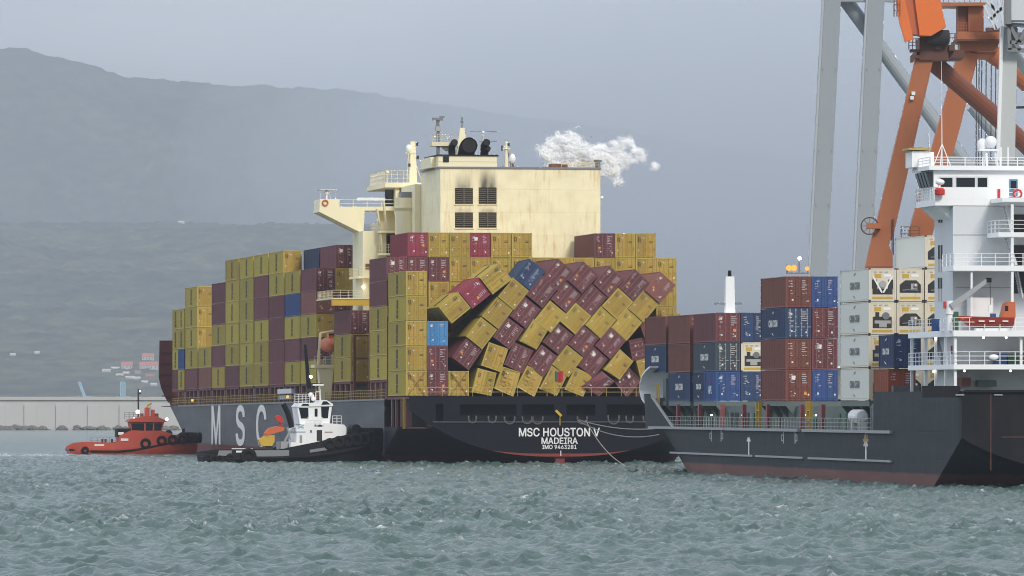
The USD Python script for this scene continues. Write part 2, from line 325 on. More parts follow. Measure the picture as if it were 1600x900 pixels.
def wood(name, cs, seed):
    return usdkit.material(stage, LK + name, {
        'geo': ('geometry', {}), 'n': ('noise_texture', {'scale': .0028, 'detail': 6.0, 'roughness': .6}), 'r': ('rgb_ramp', {'ramp': cs}),
        'v': ('noise_texture', {'scale': .022, 'detail': 8.0, 'roughness': .75}), 'vr': ('rgb_ramp', {'ramp': [(.36, (.25, .25, .25)), (.66, (1.8, 1.8, 1.7))]}), 'm': ('mix_color', {'blend_type': 'multiply', 'fac': 1.0, 'use_clamp': False}),
        'p': ('principled_bsdf', {'roughness': .95, 'specular_ior_level': .1})},
        [('geo.position', 'n.vector'), ('n.fac', 'r.fac'), ('geo.position', 'v.vector'), ('v.fac', 'vr.fac'), ('r.color', 'm.a'), ('vr.color', 'm.b'), ('m.result', 'p.base_color')], surface='p.BSDF')
hill('far_hill', 'tall dark wooded hill fading into mist behind the container ships', [(-2500, 120), (-800, 150), (-300, 95), (-60, 86), (0, 80), (40, 78), (75, 90), (110, 97), (150, 106), (200, 124), (260, 128), (330, 132), (400, 136), (470, 139), (550, 142), (600, 152), (680, 166), (740, 174), (800, 182), (900, 196), (1000, 208), (1100, 228), (1250, 250), (1450, 300), (1700, 330), (2200, 360), (3500, 420)],
     15000, 18000, 20000, 21, wood('far_woodland', [(.3, (.018, .028, .022)), (.5, (.03, .042, .028)), (.7, (.05, .06, .035))], 1), 11, True)
NH = hill('near_hill', 'lower green hillside with fields above the breakwater', [(-4000, 380), (-900, 360), (-300, 345), (0, 349), (120, 349), (260, 350), (400, 352), (520, 352), (640, 360), (740, 376), (830, 430), (920, 510), (1050, 570), (1400, 600), (1800, 610), (3500, 610)],
     9000, 13500, 14700, 33, wood('near_woodland', [(.3, (.024, .036, .026)), (.46, (.036, .049, .033)), (.55, (.066, .076, .044)), (.7, (.034, .046, .031))], 2), 9, False)[1]
xs_, ts_, NV = NH
def ground_at(x, y):
    """height of the near hillside under (x, y)"""
    col = np.argmin(np.abs(xs_ - x)); return float(np.interp(y, NV[:, col, 1], NV[:, col, 2]))

def breakwater():
    Yb = 1790.0; s = FPX / Yb
    top = EYE + (HY - 620) / s; foot = EYE + (HY - 664) / s
    t = thing('breakwater', 'long pale concrete breakwater wall behind the red tug', 'breakwater', T(0, Yb, 0))
    x0, x1 = -330.0, 120.0
    mb = MB().box(x0, x1, 0, 9, -2, top - .9); obj(t, 'wall', mb, M['concrete'])
    obj(t, 'parapet', MB().box(x0 - .5, x1, -.5, 2, top - .9, top), M['plaster'], 'white painted parapet')
    k = 0; x = x0
    rnd = random.Random(3)
    while x < x1 - 5:
        obj(t, 'buttress', MB().box(x, x + 3.4, -.45, -.002, -2, top - 2.2 + rnd.uniform(-.1, .1)), M['concrete']); x += 8.6
    rk = MB()
    for i in range(900):
        c = (rnd.uniform(x0, x1), -rnd.uniform(.3, 5.5), 0); r = rnd.uniform(.5, 1.25)
        tm_ = trimesh.creation.icosphere(1, r); v = tm_.vertices * [rnd.uniform(.8, 1.4), rnd.uniform(.8, 1.2), rnd.uniform(.55, .9)]
        v = v + .25 * r * (np.random.default_rng(i).random(v.shape) - .5)
        rk.add(v + np.array([c[0], c[1], rnd.uniform(-.4, .9) * (1 - abs(c[1]) / 7)]), tm_.faces)
    single('rock_footing', rk, M['rock'], 'dark wet rubble along the foot of the breakwater', 'rocks', T(0, Yb, 0), kind='stuff')
breakwater()

def on_hill(x, y):
    """where the line of sight through (x, y) meets the near hillside"""
    for Y in np.arange(9020, 13500, 10.0):
        p = px(x, y, Y)
        if ground_at(p[0], Y) >= p[2]: return px(x, y, Y)
    return px(x, y, 13500.0)
def house(x, y, wpx, hpx, label, roofm, wallm='plaster', group='houses on the far shore'):
    """(x, y): foot of the house in the photograph, sizes in its pixels"""
    p = on_hill(x, y); s = FPX / p[1]; w, h = wpx / s, hpx / s; d = w * .75
    t = thing('hillside_house', label, 'house', T(*p), group)
    zz = h * .5
    obj(t, 'wall', MB().box(-w / 2, w / 2, 0, d, -8, zz), M[wallm])
    obj(t, 'roof', MB().prism([(-.5, zz + .004), (d + .5, zz + .004), (d * .6, h)], -w / 2 - .5, w / 2 + .5, 'yz'), M[roofm])
    n = max(1, int(w / 4))
    for i in range(n):
        xx = -w / 2 + (i + .5) * w / n
        obj(t, 'window', MB().box(xx - .6, xx + .6, -.12, -.003, zz * .35, zz * .8), M['glass'])
for a in [(198, 577, 17, 12, 'red roofed house left of the others above the breakwater', 'roof'),
          (231, 563, 18, 11, 'highest red roofed house on the far shore beside the bow', 'roof'),
          (225, 577, 14, 12, 'middle red roofed house below the highest one', 'roof'),
          (240, 578, 13, 13, 'red roofed house closest to the large ship bow', 'roof'),
          (234, 592, 13, 8, 'pale brick house below the red roofs near the bow', 'salmon', 'salmon'),
          (215, 585, 9, 7, 'small pale house left of the brick one', 'salmon'),
          (283, 350, 9, 5, 'tiny white house alone on the lower hill ridge', 'plaster')]:
    house(*a)
ORDS = ['first', 'second', 'third', 'fourth', 'fifth', 'sixth', 'seventh']
for i, (x, y, w) in enumerate([(166, 581, 13), (180, 577.5, 13), (187, 588, 12), (197, 585, 10), (203, 592, 14), (214, 593, 11), (226, 599, 10), (240, 603, 10), (20, 556, 9), (58, 553, 8)]):
    p = on_hill(x, y); s = FPX / p[1]; w /= s
    t = thing('white_shed', f'{(ORDS + ["eighth"])[i]} low white shed from the left below the red roofs' if i < 8 else ('small pale shed far left on the hillside' if i == 8 else 'pale shed right of the far left one on the hillside'), 'shed', T(*p))
    obj(t, 'wall', MB().box(-w / 2, w / 2, 0, 5, -6, 2.0), M['plaster'])
    obj(t, 'roof', MB().prism([(-.3, 2.01), (5.3, 2.01), (2.5, 4.2)], -w / 2 - .2, w / 2 + .2, 'yz'), M['plaster'])
def far_crane(x0, y0, x1, y1, w, label):
    Y = 1860.0; a, b = px(x0, y0, Y), px(x1, y1, Y)
    c = np.array([a[0], Y, 0.0])
    t = thing('far_harbour_crane', label, 'crane', T(*c))
    a, b = a - c, b - c
    lattice = MB()
    d = np.array([w / 2, 0, 0])
    lattice.beam(a - d, b - d, .35); lattice.beam(a + d, b + d, .35)
    n = 8
    for i in range(n): 
        p, q = a + (b - a) * i / n, a + (b - a) * (i + 1) / n
        lattice.beam(p - d, q + d, .25); lattice.beam(q - d, q + d, .25)
    obj(t, 'boom', lattice, M['farblue'])
    obj(t, 'pedestal', MB().box(-2, 2, 1, 5, -1.5, a[2] + .5), M['farblue'])
M['farblue'] = paint('pale_blue_crane_paint', (.34, .50, .60), dirt=.2)
far_crane(133, 622, 124, 597, .5, 'slanting pale blue crane jib behind the breakwater')
far_crane(192, 622, 192, 597, 1.2, 'upright pale blue crane mast behind the breakwater')

def haze():
    hz = usdkit.material(stage, LK + 'sea_haze', {'v': ('principled_volume', {'color': (.82, .895, 1.0), 'density': 0.58e-4, 'anisotropy': .1})}, [], volume='v.volume')
    single('haze', MB().box(-6000, 6000, -300, 20300, -6.0, 1180), hz, 'grey sea haze over the harbour and hills', 'haze', kind='stuff')
haze()
def mist():
    m = usdkit.material(stage, LK + 'rain_mist', {'v': ('principled_volume', {'color': (.82, .895, 1.0), 'density': 1.55e-4, 'anisotropy': .1})}, [], volume='v.volume')
    t = thing('rain_mist', 'pale rain cloud hiding the ridge right of the cream deckhouse', 'mist', kind='stuff')
    c = px(1180, 262, 14900.0)
    for k in (1.06, .92, .78, .64, .50, .36):
        obj(t, 'cloud_layer', MB().sphere((0, 0, 0), 1.0, 4), m, None, T(*c) @ np.diag([1250 * k, 1500 * k, 500 * k, 1]), smooth=True)
mist()
# ---------------------------------------------------------------- the two ship frames (x to starboard, y forward, z up, z = 0 on the water)
def frame(x, y, deg, trim=0.0):
    return T(x, y, 0) @ R('z', deg) @ R('x', trim)
SHIP = frame(-12.33, 770.0, 11.0, -.27)      # origin: port after corner of the aftermost container bay
NEAR = frame(31.4, 581.0, 9.0, 0.0)
def locate(F, x, y, u):
    """point of ship frame F, in its plane y = u, that the photograph shows at pixel (x, y)"""
    kx, kz = (x - HX) / FPX, (HY - y) / FPX
    A = F[:3, :3]; o = F[:3, 3] - np.array([0, 0, EYE])
    # (o + A[v,u,w]) parallel to (kx, 1, kz)
    b = o + A[:, 1] * u; n1 = np.array([1, -kx, 0]); n2 = np.array([0, -kz, 1])
    S = np.array([[n1 @ A[:, 0], n1 @ A[:, 2]], [n2 @ A[:, 0], n2 @ A[:, 2]]])
    return np.linalg.solve(S, -np.array([n1 @ b, n2 @ b]))
CW, CH, CL, CS = 2.438, 2.896, 12.192, 6.058
PX, PZ, BAY = 2.515, 2.918, 13.0

# ---------------------------------------------------------------- container kinds, each built once with its parts
def make_container(kind, body, door, frame_m=None, L=CL, H=CH, marks=(), logo=None, reefer=False, ribs=True, rods=None):
    frame_m = frame_m or body
    cp = '/World/' + kind
    stage.CreateClassPrim(cp)
    w, l = CW / 2, L / 2
    # corrugated side walls, roof and front wall
    def corrugated(n, depth):
        pts = []
        for i in range(n):
            t = i / n
            pts += [(t, 0), (t + .28 / n, 0), (t + .5 / n, depth), (t + .78 / n, depth)]
        return np.array(pts + [(1, 0)])
    mb = MB()
    if reefer:
        mb.box(-w + .03, w - .03, -l + .10, l - .05, .17, H - .04)
    else:
        c = corrugated(int(L / .30), .04); y = -l + .12 + c[:, 0] * (L - .24)
        for sx in (-1, 1):
            xx = sx * (w - .025 - c[:, 1]); n = len(c)
            v = np.r_[np.c_[xx, y, np.full(n, .16)], np.c_[xx, y, np.full(n, H - .06)]]
            f = [(i, i + n, i + 1 + n, i + 1) if sx < 0 else (i, i + 1, i + 1 + n, i + n) for i in range(n - 1)]; mb.add(v, f)
        zz = H - .03 - c[:, 1] * .6; n = len(c)
        mb.add(np.r_[np.c_[np.full(n, -w + .04), y, zz], np.c_[np.full(n, w - .04), y, zz]], [(i, i + n, i + 1 + n, i + 1) for i in range(n - 1)])
        c2 = corrugated(9, .045); xx = -w + .1 + c2[:, 0] * (CW - .2); n = len(c2)
        mb.add(np.r_[np.c_[xx, l - .03 - c2[:, 1], np.full(n, .14)], np.c_[xx, l - .03 - c2[:, 1], np.full(n, H - .08)]], [(i, i + 1, i + 1 + n, i + n) for i in range(n - 1)])
        mb.box(-w + .05, w - .05, -l + .1, l - .05, .10, .15)
        mb.box(-w + .09, w - .09, -l + .09, -l + .11, .15, H - .1)
    obj(cp, 'corrugated_body' if not reefer else 'insulated_body', mb, body)
    fr = MB()
    for sx in (-1, 1):
        for sy in (-1, 1):
            a = sorted((sx * w, sx * (w - .13))); b = sorted((sy * l, sy * (l - .16)))
            fr.box(*a, *b, .12, H - .12)
        a = sorted((sx * (w - .004), sx * (w - .08)))
        fr.box(*a, -l + .16, l - .16, H - .075, H - .012); fr.box(*a, -l + .16, l - .16, .03, .15)
    for sy in (-1, 1):
        b = sorted((sy * (l - .006), sy * (l - .11)))
        fr.box(-w + .13, w - .13, *b, H - .13, H - .012); fr.box(-w + .13, w - .13, *b, .02, .17)
    obj(cp, 'frame', fr, frame_m)
    cc = MB()
    for sx in (-1, 1):
        for sy in (-1, 1):
            for z0 in (0, H - .118):
                a = sorted((sx * (w + .004), sx * (w - .165))); b = sorted((sy * (l + .004), sy * (l - .18))); cc.box(*a, *b, z0, z0 + .118)
    obj(cp, 'corner_casting', cc, frame_m if not reefer else M['dark'], kind='stuff')
    if not reefer:
        for i, (a, b) in enumerate(((-w + .14, -.012), (.012, w - .14))):
            d = MB().box(a, b, -l + .035, -l + .085, .18, H - .14)
            if ribs:
                for k in range(5):
                    z = .18 + (H - .32) * (k + .12) / 5
                    d.box(a + .12, b - .12, -l + .008, -l + .034, z, z + (H - .32) / 5 * .72)
            dp = obj(cp, 'door', d, door)
            for xx in (a + .26, b - .26):
                rm = MB().tube([(xx, -l - .02, .1), (xx, -l - .02, H - .09)], .032, 5)
                for z in (.22, .75, 1.35, 2.0, H - .3): rm.box(xx - .07, xx + .07, -l - .03, -l + .03, z, z + .1)
                rm.box(xx - .05, xx + .33, -l - .045, -l - .005, 1.05, 1.11)
                obj(dp, 'lock_rod', rm, rods or M['steel'])
    else:
        fm = M['reefer_cream']
        d = MB()
        d.box(-w + .13, w - .13, -l + .03, -l + .09, .18, H - .13)
        dp = obj(cp, 'machinery_panel', d, fm)
        kindr = reefer
        hole = MB()
        if kindr == 'fan':
            hole.box(-.85, .85, -l + .005, -l + .028, .55, 1.55)
            obj(dp, 'grille_recess', hole, M['dark'])
            obj(dp, 'fan', MB().lathe([(0, 0), (.30, 0), (.33, .03), (.33, .06), (0, .06)], 18, T(.3, -l - .04, 1.62) @ R('x', 90)), M['grey_mark'])
            obj(dp, 'control_box', MB().box(-.62, -.28, -l - .02, -l + .028, 1.45, 1.95), M['dark'])
            obj(dp, 'compressor', MB().box(-.7, .75, -l - .03, -l + .004, .95, 1.22).box(-.3, .4, -l - .05, -l + .004, .62, .95), M['steel'])
        elif kindr == 'vee':
            hole.box(-.9, .9, -l + .005, -l + .028, .6, 1.1); hole.box(-.95, -.5, -l + .005, -l + .028, 1.1, 1.9); hole.box(.5, .95, -l + .005, -l + .028, 1.1, 1.9)
            obj(dp, 'grille_recess', hole, M['dark'])
            obj(dp, 'fan', MB().lathe([(0, 0), (.28, 0), (.31, .03), (.31, .06), (0, .06)], 18, T(0, -l - .035, 1.5) @ R('x', 90)), M['steel'])
            obj(dp, 'brace', MB().beam((-.85, -l - .03, 2.15), (-.06, -l - .03, .75), .14, .06, up=(0, 1, 0)).beam((.85, -l - .03, 2.15), (.06, -l - .03, .75), .14, .06, up=(0, 1, 0)), M['white'])
        else:
            g = Polygon([(-.95, .75), (.95, .75), (.95, 1.45), (.55, 1.85), (-.45, 1.85), (-.95, 1.45)])
            hole.prism(g, -l + .004, -l + .028)
            obj(dp, 'machinery_opening', hole, M['dark'])
            obj(dp, 'compressor', MB().box(.05, .62, -l - .02, -l + .003, 1.05, 1.55).sphere((.45, -l, 1.35), .22, 1), M['steel'])
            obj(dp, 'pipework', MB().tube([(-.7, -l - .02, .95), (-.2, -l - .03, 1.0), (.7, -l - .02, .95)], .05, 6), M['grey'])
        ru = MB().box(-w + .3, w - .3, -l + .012, -l + .029, .2, .4).box(-w + .5, -w + 1.1, -l + .01, -l + .029, 2.05, 2.4)
        obj(dp, 'warning_strip', ru, M['yellow'], kind='stuff')
        obj(dp, 'data_plate', MB().box(.1, .75, -l + .008, -l + .029, 2.15, 2.35), M['white'])
        obj(dp, 'vent_row', MB().box(-.8, -.5, -l + .008, -l + .029, 2.5, 2.62).box(-.3, 0, -l + .008, -l + .029, 2.5, 2.62).box(.2, .5, -l + .008, -l + .029, 2.5, 2.62), M['steel'], kind='stuff')
    by = {}
    for (x, z, sx, sz, m) in marks: by.setdefault(m, MB()).box(x, x + sx, -l - .012, -l + .006, z, z + sz)
    for m, q in by.items(): obj(cp, 'door_marking', q, M[m], kind='stuff')
    if logo:
        for fn in logo if isinstance(logo, list) else [logo]: fn(cp, w, l, H)
    return cp
def side_text(t, h, mat, y=0.0, z=None, sx=1.0, name='company_name'):
    def f(cp, w, l, H):
        tw = text_width(t, h) * sx; z0 = (H - h) / 2 if z is None else z
        for s, Mx in ((-1, T(-w - .012, y + tw / 2, z0) @ R('z', -90)), (1, T(w + .012, y - tw / 2, z0) @ R('z', 90))):
            obj(cp, name, text(t, h, .02, Mx, sx=sx), M[mat])
    return f
def msc_side_logo(cp, w, l, H):
    """m over s c, the tall black mark in the middle of each long side"""
    h = .82
    for s in (-1, 1):
        mk = MB()
        for t_, z0, k in (('m', 1.46, 1.75), ('sc', .42, 1.45)):
            tw = text_width(t_, h * k) * .62
            q = text(t_, h * k, .02, (T(-w - .012, tw / 2, z0) @ R('z', -90)) if s < 0 else (T(w + .012, -tw / 2, z0) @ R('z', 90)), sx=.62)
            mk.add(np.vstack(q.V), np.vstack(q.F))
        obj(cp, 'company_logo', mk, M['black_mark'])
def msc_door_logo(cp, w, l, H):
    mk = MB()
    for t_, x, z0 in (('m', -.98, H - .72), ('sc', -.98, H - .98)):
        q = text(t_, .30, .02, T(x, -l - .014, z0), sx=.85); mk.add(np.vstack(q.V), np.vstack(q.F))
    obj(cp, 'door_logo', mk, M['black_mark'])
def swoosh(mat):
    def f(cp, w, l, H):
        for z, sg in ((H - .55, 1), (.32, -1)):
            for s in (-1, 1):
                mk = MB(); g = [(-.42, 0), (.28, .12), (.5, .34), (.18, .27)] if True else None
                g = [(a * sg * s, b * .8) for a, b in g]
                mk.prism([(p + (.1 if s < 0 else -.1), q_ + z) for p, q_ in g], *(sorted((s * (w + .002), s * (w + .014)))), 'yz')
                obj(cp, 'swoosh_mark', mk, M[mat])
    return f
def specks(seed, white=True, orange=False, plate=False, dense=1.0):
    """small stencilled lines and placards on the doors: too small in the photograph to read"""
    r = random.Random(seed); o = []
    for k in range(int(5 * dense)):
        z = 2.45 - k * .2; o.append((.22 + r.uniform(-.02, .1), z, r.uniform(.25, .65), .07, 'faint_mark'))
    for k in range(int(3 * dense)): o.append((-1.0 + r.uniform(0, .15), 2.4 - k * .24, r.uniform(.2, .4), .09, 'faint_mark'))
    o.append((-.8 + r.uniform(0, .4), .62, .16, .15, 'white_mark')); o.append((.55 + r.uniform(0, .35), .5, .15, .16, 'white_mark'))
    for k in range(int(6 * dense)): o.append((r.choice((-.95, .3)) + r.uniform(0, .45), r.uniform(.4, 1.8), r.uniform(.08, .25), .06, 'faint_mark'))
    if r.random() < .6: o.append((-.9, 2.2, .3, .17, 'white_mark'))
    if orange: o.append((r.choice((-.85, .5)), r.uniform(.45, 1.35), .36, .3, 'orange_mark'))
    if plate: o.append((-.7, 1.95, .42, .4, 'white_mark'))
    return o
def yellow_specks(seed):
    r = random.Random(seed)
    return [(-.38, 2.28, .16, .16, 'white_mark'), (-.95, .75, .14, .2, 'white_mark'), (.4, 1.9, .5, .06, 'black_mark'), (.4, 1.75, .4, .06, 'black_mark'), (.8, .42, .2, .2, 'white_mark'), (.4, 2.3, .45, .06, 'black_mark')][:r.randint(4, 6)]
K = {}
for i in range(3):
    K['Y', i] = make_container(f'yellow_container_kind_{"abc"[i]}', M['msc_yellow'], M['msc_yellow_door'], marks=yellow_specks(i), logo=[msc_side_logo, msc_door_logo], rods=M['msc_yellow_door'])
for i, (o, p) in enumerate(((1, 0), (0, 0), (0, 1), (1, 0))):
    K['P', i] = make_container(f'maroon_container_kind_{"abcd"[i]}', M['purple'], M['purple_door'], marks=specks(20 + i, orange=o, plate=p), rods=M['pillar'])
for i, p in enumerate((0, 1)):
    K['C', i] = make_container(f'crimson_container_kind_{"ab"[i]}', M['crimson'], M['crimson'], marks=specks(30 + i, orange=1 - p, plate=p), rods=M['crimson'])
K['S', 0] = make_container('faded_brick_container_kind', M['salmon'], M['salmon'], marks=specks(41, orange=1), rods=M['salmon'])
K['N', 0] = make_container('navy_blue_container_kind', M['navy'], M['navy'], marks=specks(42, dense=1.6), rods=M['blue'])
K['L', 0] = make_container('light_blue_container_kind', M['lightblue'], M['lightblue'], marks=specks(43, dense=.5, plate=0), rods=M['lightblue'])
K['B', 0] = make_container('blue_container_kind', M['blue'], M['blue'], marks=specks(44), rods=M['blue'])
for i, (o, p) in enumerate(((0, 0), (1, 1))):
    K['R', i] = make_container(f'brown_red_container_kind_{"ab"[i]}', M['brown'], M['brown'], marks=specks(50 + i, orange=o, plate=p), rods=M['brown'])
K['W', 0] = make_container('navy_lettered_container_kind', M['navy'], M['navy'], marks=specks(60), logo=[side_text('CMA CGM', .62, 'white_mark'), swoosh('white_mark')], rods=M['steel'])
K['G', 0] = make_container('slate_lettered_container_kind', M['slate'], M['slate'], marks=specks(61), logo=[side_text('CMA CGM', .62, 'white_mark'), swoosh('white_mark')], rods=M['steel'])
K['F', 0] = make_container('white_reefer_kind_a', M['reefer'], None, M['reefer'], reefer='vee', logo=[side_text('CMA CGM', .6, 'grey_mark'), swoosh('grey_mark')])
K['F', 1] = make_container('white_reefer_kind_b', M['reefer'], None, M['reefer_cream'], reefer='fan', logo=[side_text('CMA CGM', .6, 'grey_mark'), swoosh('grey_mark')])
K['F', 2] = make_container('white_reefer_kind_c', M['reefer'], None, M['reefer_cream'], reefer='dark')
K['w', 0] = make_container('short_navy_container_kind', M['navy'], M['navy'], L=CS, marks=specks(62), logo=[side_text('CMA CGM', .5, 'white_mark', sx=.8), swoosh('white_mark')], rods=M['blue'])
K['a', 0] = make_container('short_blue_container_kind', M['blue'], M['blue'], L=CS, marks=specks(63), logo=[side_text('APL', .75, 'white_mark', z=.75), side_text('v', .5, 'red_mark', z=1.75, name='red_emblem')], rods=M['blue'])
K['o', 0] = make_container('short_orange_brown_container_kind', M['orange_brown'], M['orange_brown'], L=CS, marks=specks(64), rods=M['orange_brown'])
K['y', 0] = make_container('short_yellow_container_kind', M['msc_yellow'], M['msc_yellow_door'], L=CS, marks=yellow_specks(7), logo=[msc_side_logo, msc_door_logo], rods=M['msc_yellow_door'])
K['p', 0] = make_container('short_maroon_container_kind', M['purple'], M['purple_door'], L=CS, marks=specks(65), rods=M['pillar'])
K['b', 0] = make_container('short_blue_plain_container_kind', M['blue'], M['blue'], L=CS, marks=specks(66), rods=M['blue'])
def buckled(seed, amp):
    r = np.random.default_rng(seed); c = (r.random((2, 2, 3)) - .5) * 2 * amp; k = (r.random(4) - .5) * amp
    def f(v):
        x = np.clip(v[:, 0] / CW + .5, 0, 1)[:, None]; z = np.clip(v[:, 2] / CH, 0, 1)[:, None]
        d = c[0, 0] * (1 - x) * (1 - z) + c[1, 0] * x * (1 - z) + c[0, 1] * (1 - x) * z + c[1, 1] * x * z
        end = np.clip((-v[:, 1] - 1.0) / (CL / 2 - 1.0), 0, 1)[:, None]
        b = np.c_[np.sin(z[:, 0] * 5 + seed) * k[0], np.sin(x[:, 0] * 6 + z[:, 0] * 4) * k[1] * 1.6, np.sin(x[:, 0] * 4.5 + seed) * k[2]]
        return v + (d * [1, .5, 1] + b) * end
    return f
for i in range(3):
    WARP = buckled(70 + i, .34); K['X', i] = make_container(f'buckled_maroon_container_kind_{"abc"[i]}', M['purple'], M['purple_door'], marks=specks(70 + i, orange=0, plate=i == 1), rods=M['pillar'])
    WARP = buckled(80 + i, .15); K['Z', i] = make_container(f'racked_yellow_container_kind_{"abc"[i]}', M['msc_yellow'], M['msc_yellow_door'], marks=yellow_specks(i), logo=[msc_side_logo, msc_door_logo], rods=M['msc_yellow_door'])
    WARP = buckled(90 + i, .10); K['Q', i] = make_container(f'racked_maroon_container_kind_{"abc"[i]}', M['purple'], M['purple_door'], marks=specks(90 + i, orange=i == 0, plate=i == 2), rods=M['pillar'])
    WARP = None
COLOUR = dict(X='crushed maroon', Z='yellow', Q='maroon', Y='yellow', P='maroon', C='crimson', S='brick red', N='navy blue', L='light blue', B='blue', R='brown', W='lettered navy', G='slate blue', F='white refrigerated', w='short navy', a='short blue', o='short orange-brown', y='short yellow', p='short maroon', b='short blue')
_cc = {}
def container(F, k, v, u, w, label, roll=0.0, yaw=0.0, pitch=0.0, group=None, kind=None):
    """a container whose after port bottom corner (unrolled) is at ship point (v, u, w); roll turns it clockwise as seen from astern, about the middle of its door end"""
    n = [q for q in K if q[0] == k]; i = _cc.get(k, 0); _cc[k] = i + 1
    src = K[k, kind if kind is not None else (i * 7 + i // 3) % len(n)]
    L = CL if k.isupper() else CS
    cy = T(v + CW / 2, u, w + CH / 2)
    Mx = F @ cy @ R('z', yaw) @ R('x', pitch) @ R('y', roll) @ T(0, L / 2, -CH / 2)
    p = numbered('/World/shipping_container')
    x = UsdGeom.Xform.Define(stage, p); setm(x, Mx)
    x.GetPrim().GetReferences().AddInternalReference(src); x.GetPrim().SetInstanceable(True)
    tag(x, label, 'container', group or 'containers on the ships')
    return p
ORD = ['bottom', 'second', 'third', 'fourth', 'fifth', 'sixth', 'seventh']
NTH = ['first', 'second', 'third', 'fourth', 'fifth', 'sixth', 'seventh', 'eighth', 'ninth', 'tenth', 'eleventh', 'twelfth', 'thirteenth', 'fourteenth']
rj = random.Random(8)
def stack(F, tiers, v, u, w, where, group, gap=PZ, start=0, kinds=None):
    """a straight stack, bottom first"""
    for i, k in enumerate(tiers):
        if k == '.': continue
        n = i + start
        lab = f'{COLOUR[k]} container, {ORD[n]} tier of {where}'
        container(F, k, v + rj.uniform(-.02, .02), u + rj.uniform(-.04, .04), w + i * gap, lab, group=group, kind=kinds[i] if kinds else None)

W0, W1 = 7.92, 9.90      # heights of the after bay's and the other bays' container feet
# the standing stacks of the after bay
G0 = 'standing containers in the after bay of the large ship'
stack(SHIP, 'YYYYY', 0, 0, W0, 'the port stack at the large ship stern', G0)
stack(SHIP, 'PPL', PX, 0, W0, 'the stack right of the port yellow stack, stern', G0)
stack(SHIP, 'Y', 2 * PX, 0, W0, 'lone stack left of the leaning heap', G0)
# port side stacks from the stern forward
G1 = 'containers along the port side of the large ship'
side = {1: 'YYYPP', 3: 'YYP', 5: 'YPYSP', 6: 'YPYBY', 7: 'PPPPYY', 8: 'YYYPPY', 9: 'YYYYYY', 10: 'PYYYYY', 11: 'YPYPP', 12: 'SY', 13: 'PYYYY'}
rank = {1: 'second', 3: 'third', 5: 'fourth', 6: 'fifth', 7: 'sixth', 8: 'seventh', 9: 'eighth', 10: 'ninth', 11: 'tenth', 12: 'eleventh', 13: 'twelfth'}
for b, t in side.items():
    stack(SHIP, t, 0, b * BAY, W1, f'the {rank[b]} port side stack from the stern', G1)
stack(SHIP, 'yby'.replace('b', 'b') + 'y', 0, 182.3, W1, 'the port side stack next aft of the foremost', G1)
stack(SHIP, 'pyyy', .1, 189.0, W1, 'the foremost port side stack by the bow', G1)
stack(SHIP, '...PYP', PX, 5 * BAY, W1, 'the inner stack forward of the bridge', G1)
stack(SHIP, '....PN', PX, 6 * BAY, W1, 'the inner stack behind the high yellow row', G1)
# the bay behind the leaning heap
G2 = 'standing containers behind the leaning heap'
cols = {1: '...PPC', 2: '..YYPY', 3: '..YYYY', 4: '...YYC', 5: '...YYY', 6: '...YYY', 7: '...YY', 8: '...YY', 9: '...YY', 10: '...YYP', 11: '...YYY', 12: '...YYY', 13: '..YYY'}
for c, t in cols.items():
    stack(SHIP, t, c * PX, BAY, W1, f'the {NTH[c]} stack from port behind the heap', G2)
# the leaning heap: door end centres surveyed from the photograph, roll in degrees, from the bottom of each stack up
HEAP = {
    0: ('the fallen trio on top at left', [('Y', 710.6, 480.6, 51, -2.5), ('C', 743, 457.8, 51.5, -2.5), ('Y', 775, 435.4, 52, -2.5)]),
    1: ('the leftmost leaning stack', [('Q', 730.8, 553, 37), ('Y', 752.5, 520.5, 38), ('Y', 777.6, 489, 38), ('Y', 802.4, 459, 39), ('N', 827.7, 429, 38, -5)]),
    2: ('the second leaning stack from left', [('Z', 757, 596.5, 16), ('Y', 773, 558, 19), ('P', 794.4, 520.4, 36), ('P', 820.8, 488.4, 38), ('P', 847, 456, 39), ('P', 872, 429, 40)]),
    3: ('the third leaning stack from left', [('Z', 793.3, 596, 19), ('Q', 810, 559.4, 24), ('Z', 834.7, 523.5, 34), ('Y', 860, 494.7, 39), ('P', 885, 463, 40), ('P', 910.5, 433.4, 41.5)]),
    4: ('the fourth leaning stack from left', [('Z', 829, 595.5, 26), ('P', 848, 563.5, 37), ('P', 872, 529, 38), ('Y', 899.5, 498, 40), ('P', 924.2, 468.5, 41), ('P', 951.5, 439.7, 42)]),
    5: ('the fifth leaning stack from left', [('Z', 865, 596.5, 30), ('Y', 887.2, 564.2, 38), ('P', 911.8, 533, 39), ('Y', 938.7, 503.7, 41), ('Y', 965.2, 474.7, 42), ('P', 991.4, 445.5, 42.5)]),
    6: ('the sixth leaning stack from left', [('Z', 904.8, 596.5, 27), ('Q', 927.3, 566, 39), ('P', 954, 536.2, 41), ('Y', 979.5, 507.6, 41), ('Y', 1005.7, 478.4, 41), ('S', 1031.8, 449.5, 41)]),
    7: ('the seventh leaning stack from left', [('X', 937, 600, 43), ('Z', 967, 570.6, 40)]),
    8: ('the toppled right end of the heap', [('X', 982, 598, 47), ('Y', 1016, 575, 76), ('Q', 1003.5, 544.4, 77), ('R', 1022, 514, 70)]),
}
for s, (where, items) in HEAP.items():
    for i, it in enumerate(items):
        k, x, y, roll = it[:4]; yaw = it[4] if len(it) > 4 else rj.uniform(-.6, .6)
        u = -.05 + rj.uniform(-.25, .25) + (-.35 if s == 0 else 0) + (.8 if s == 8 else 0)
        v, w = locate(SHIP, x, y, u)
        container(SHIP, k, v - CW / 2, u, w - CH / 2, f'tilted {COLOUR[k]} container, {ORD[i]} of {where}', roll, yaw, group='collapsed containers in the leaning heap')
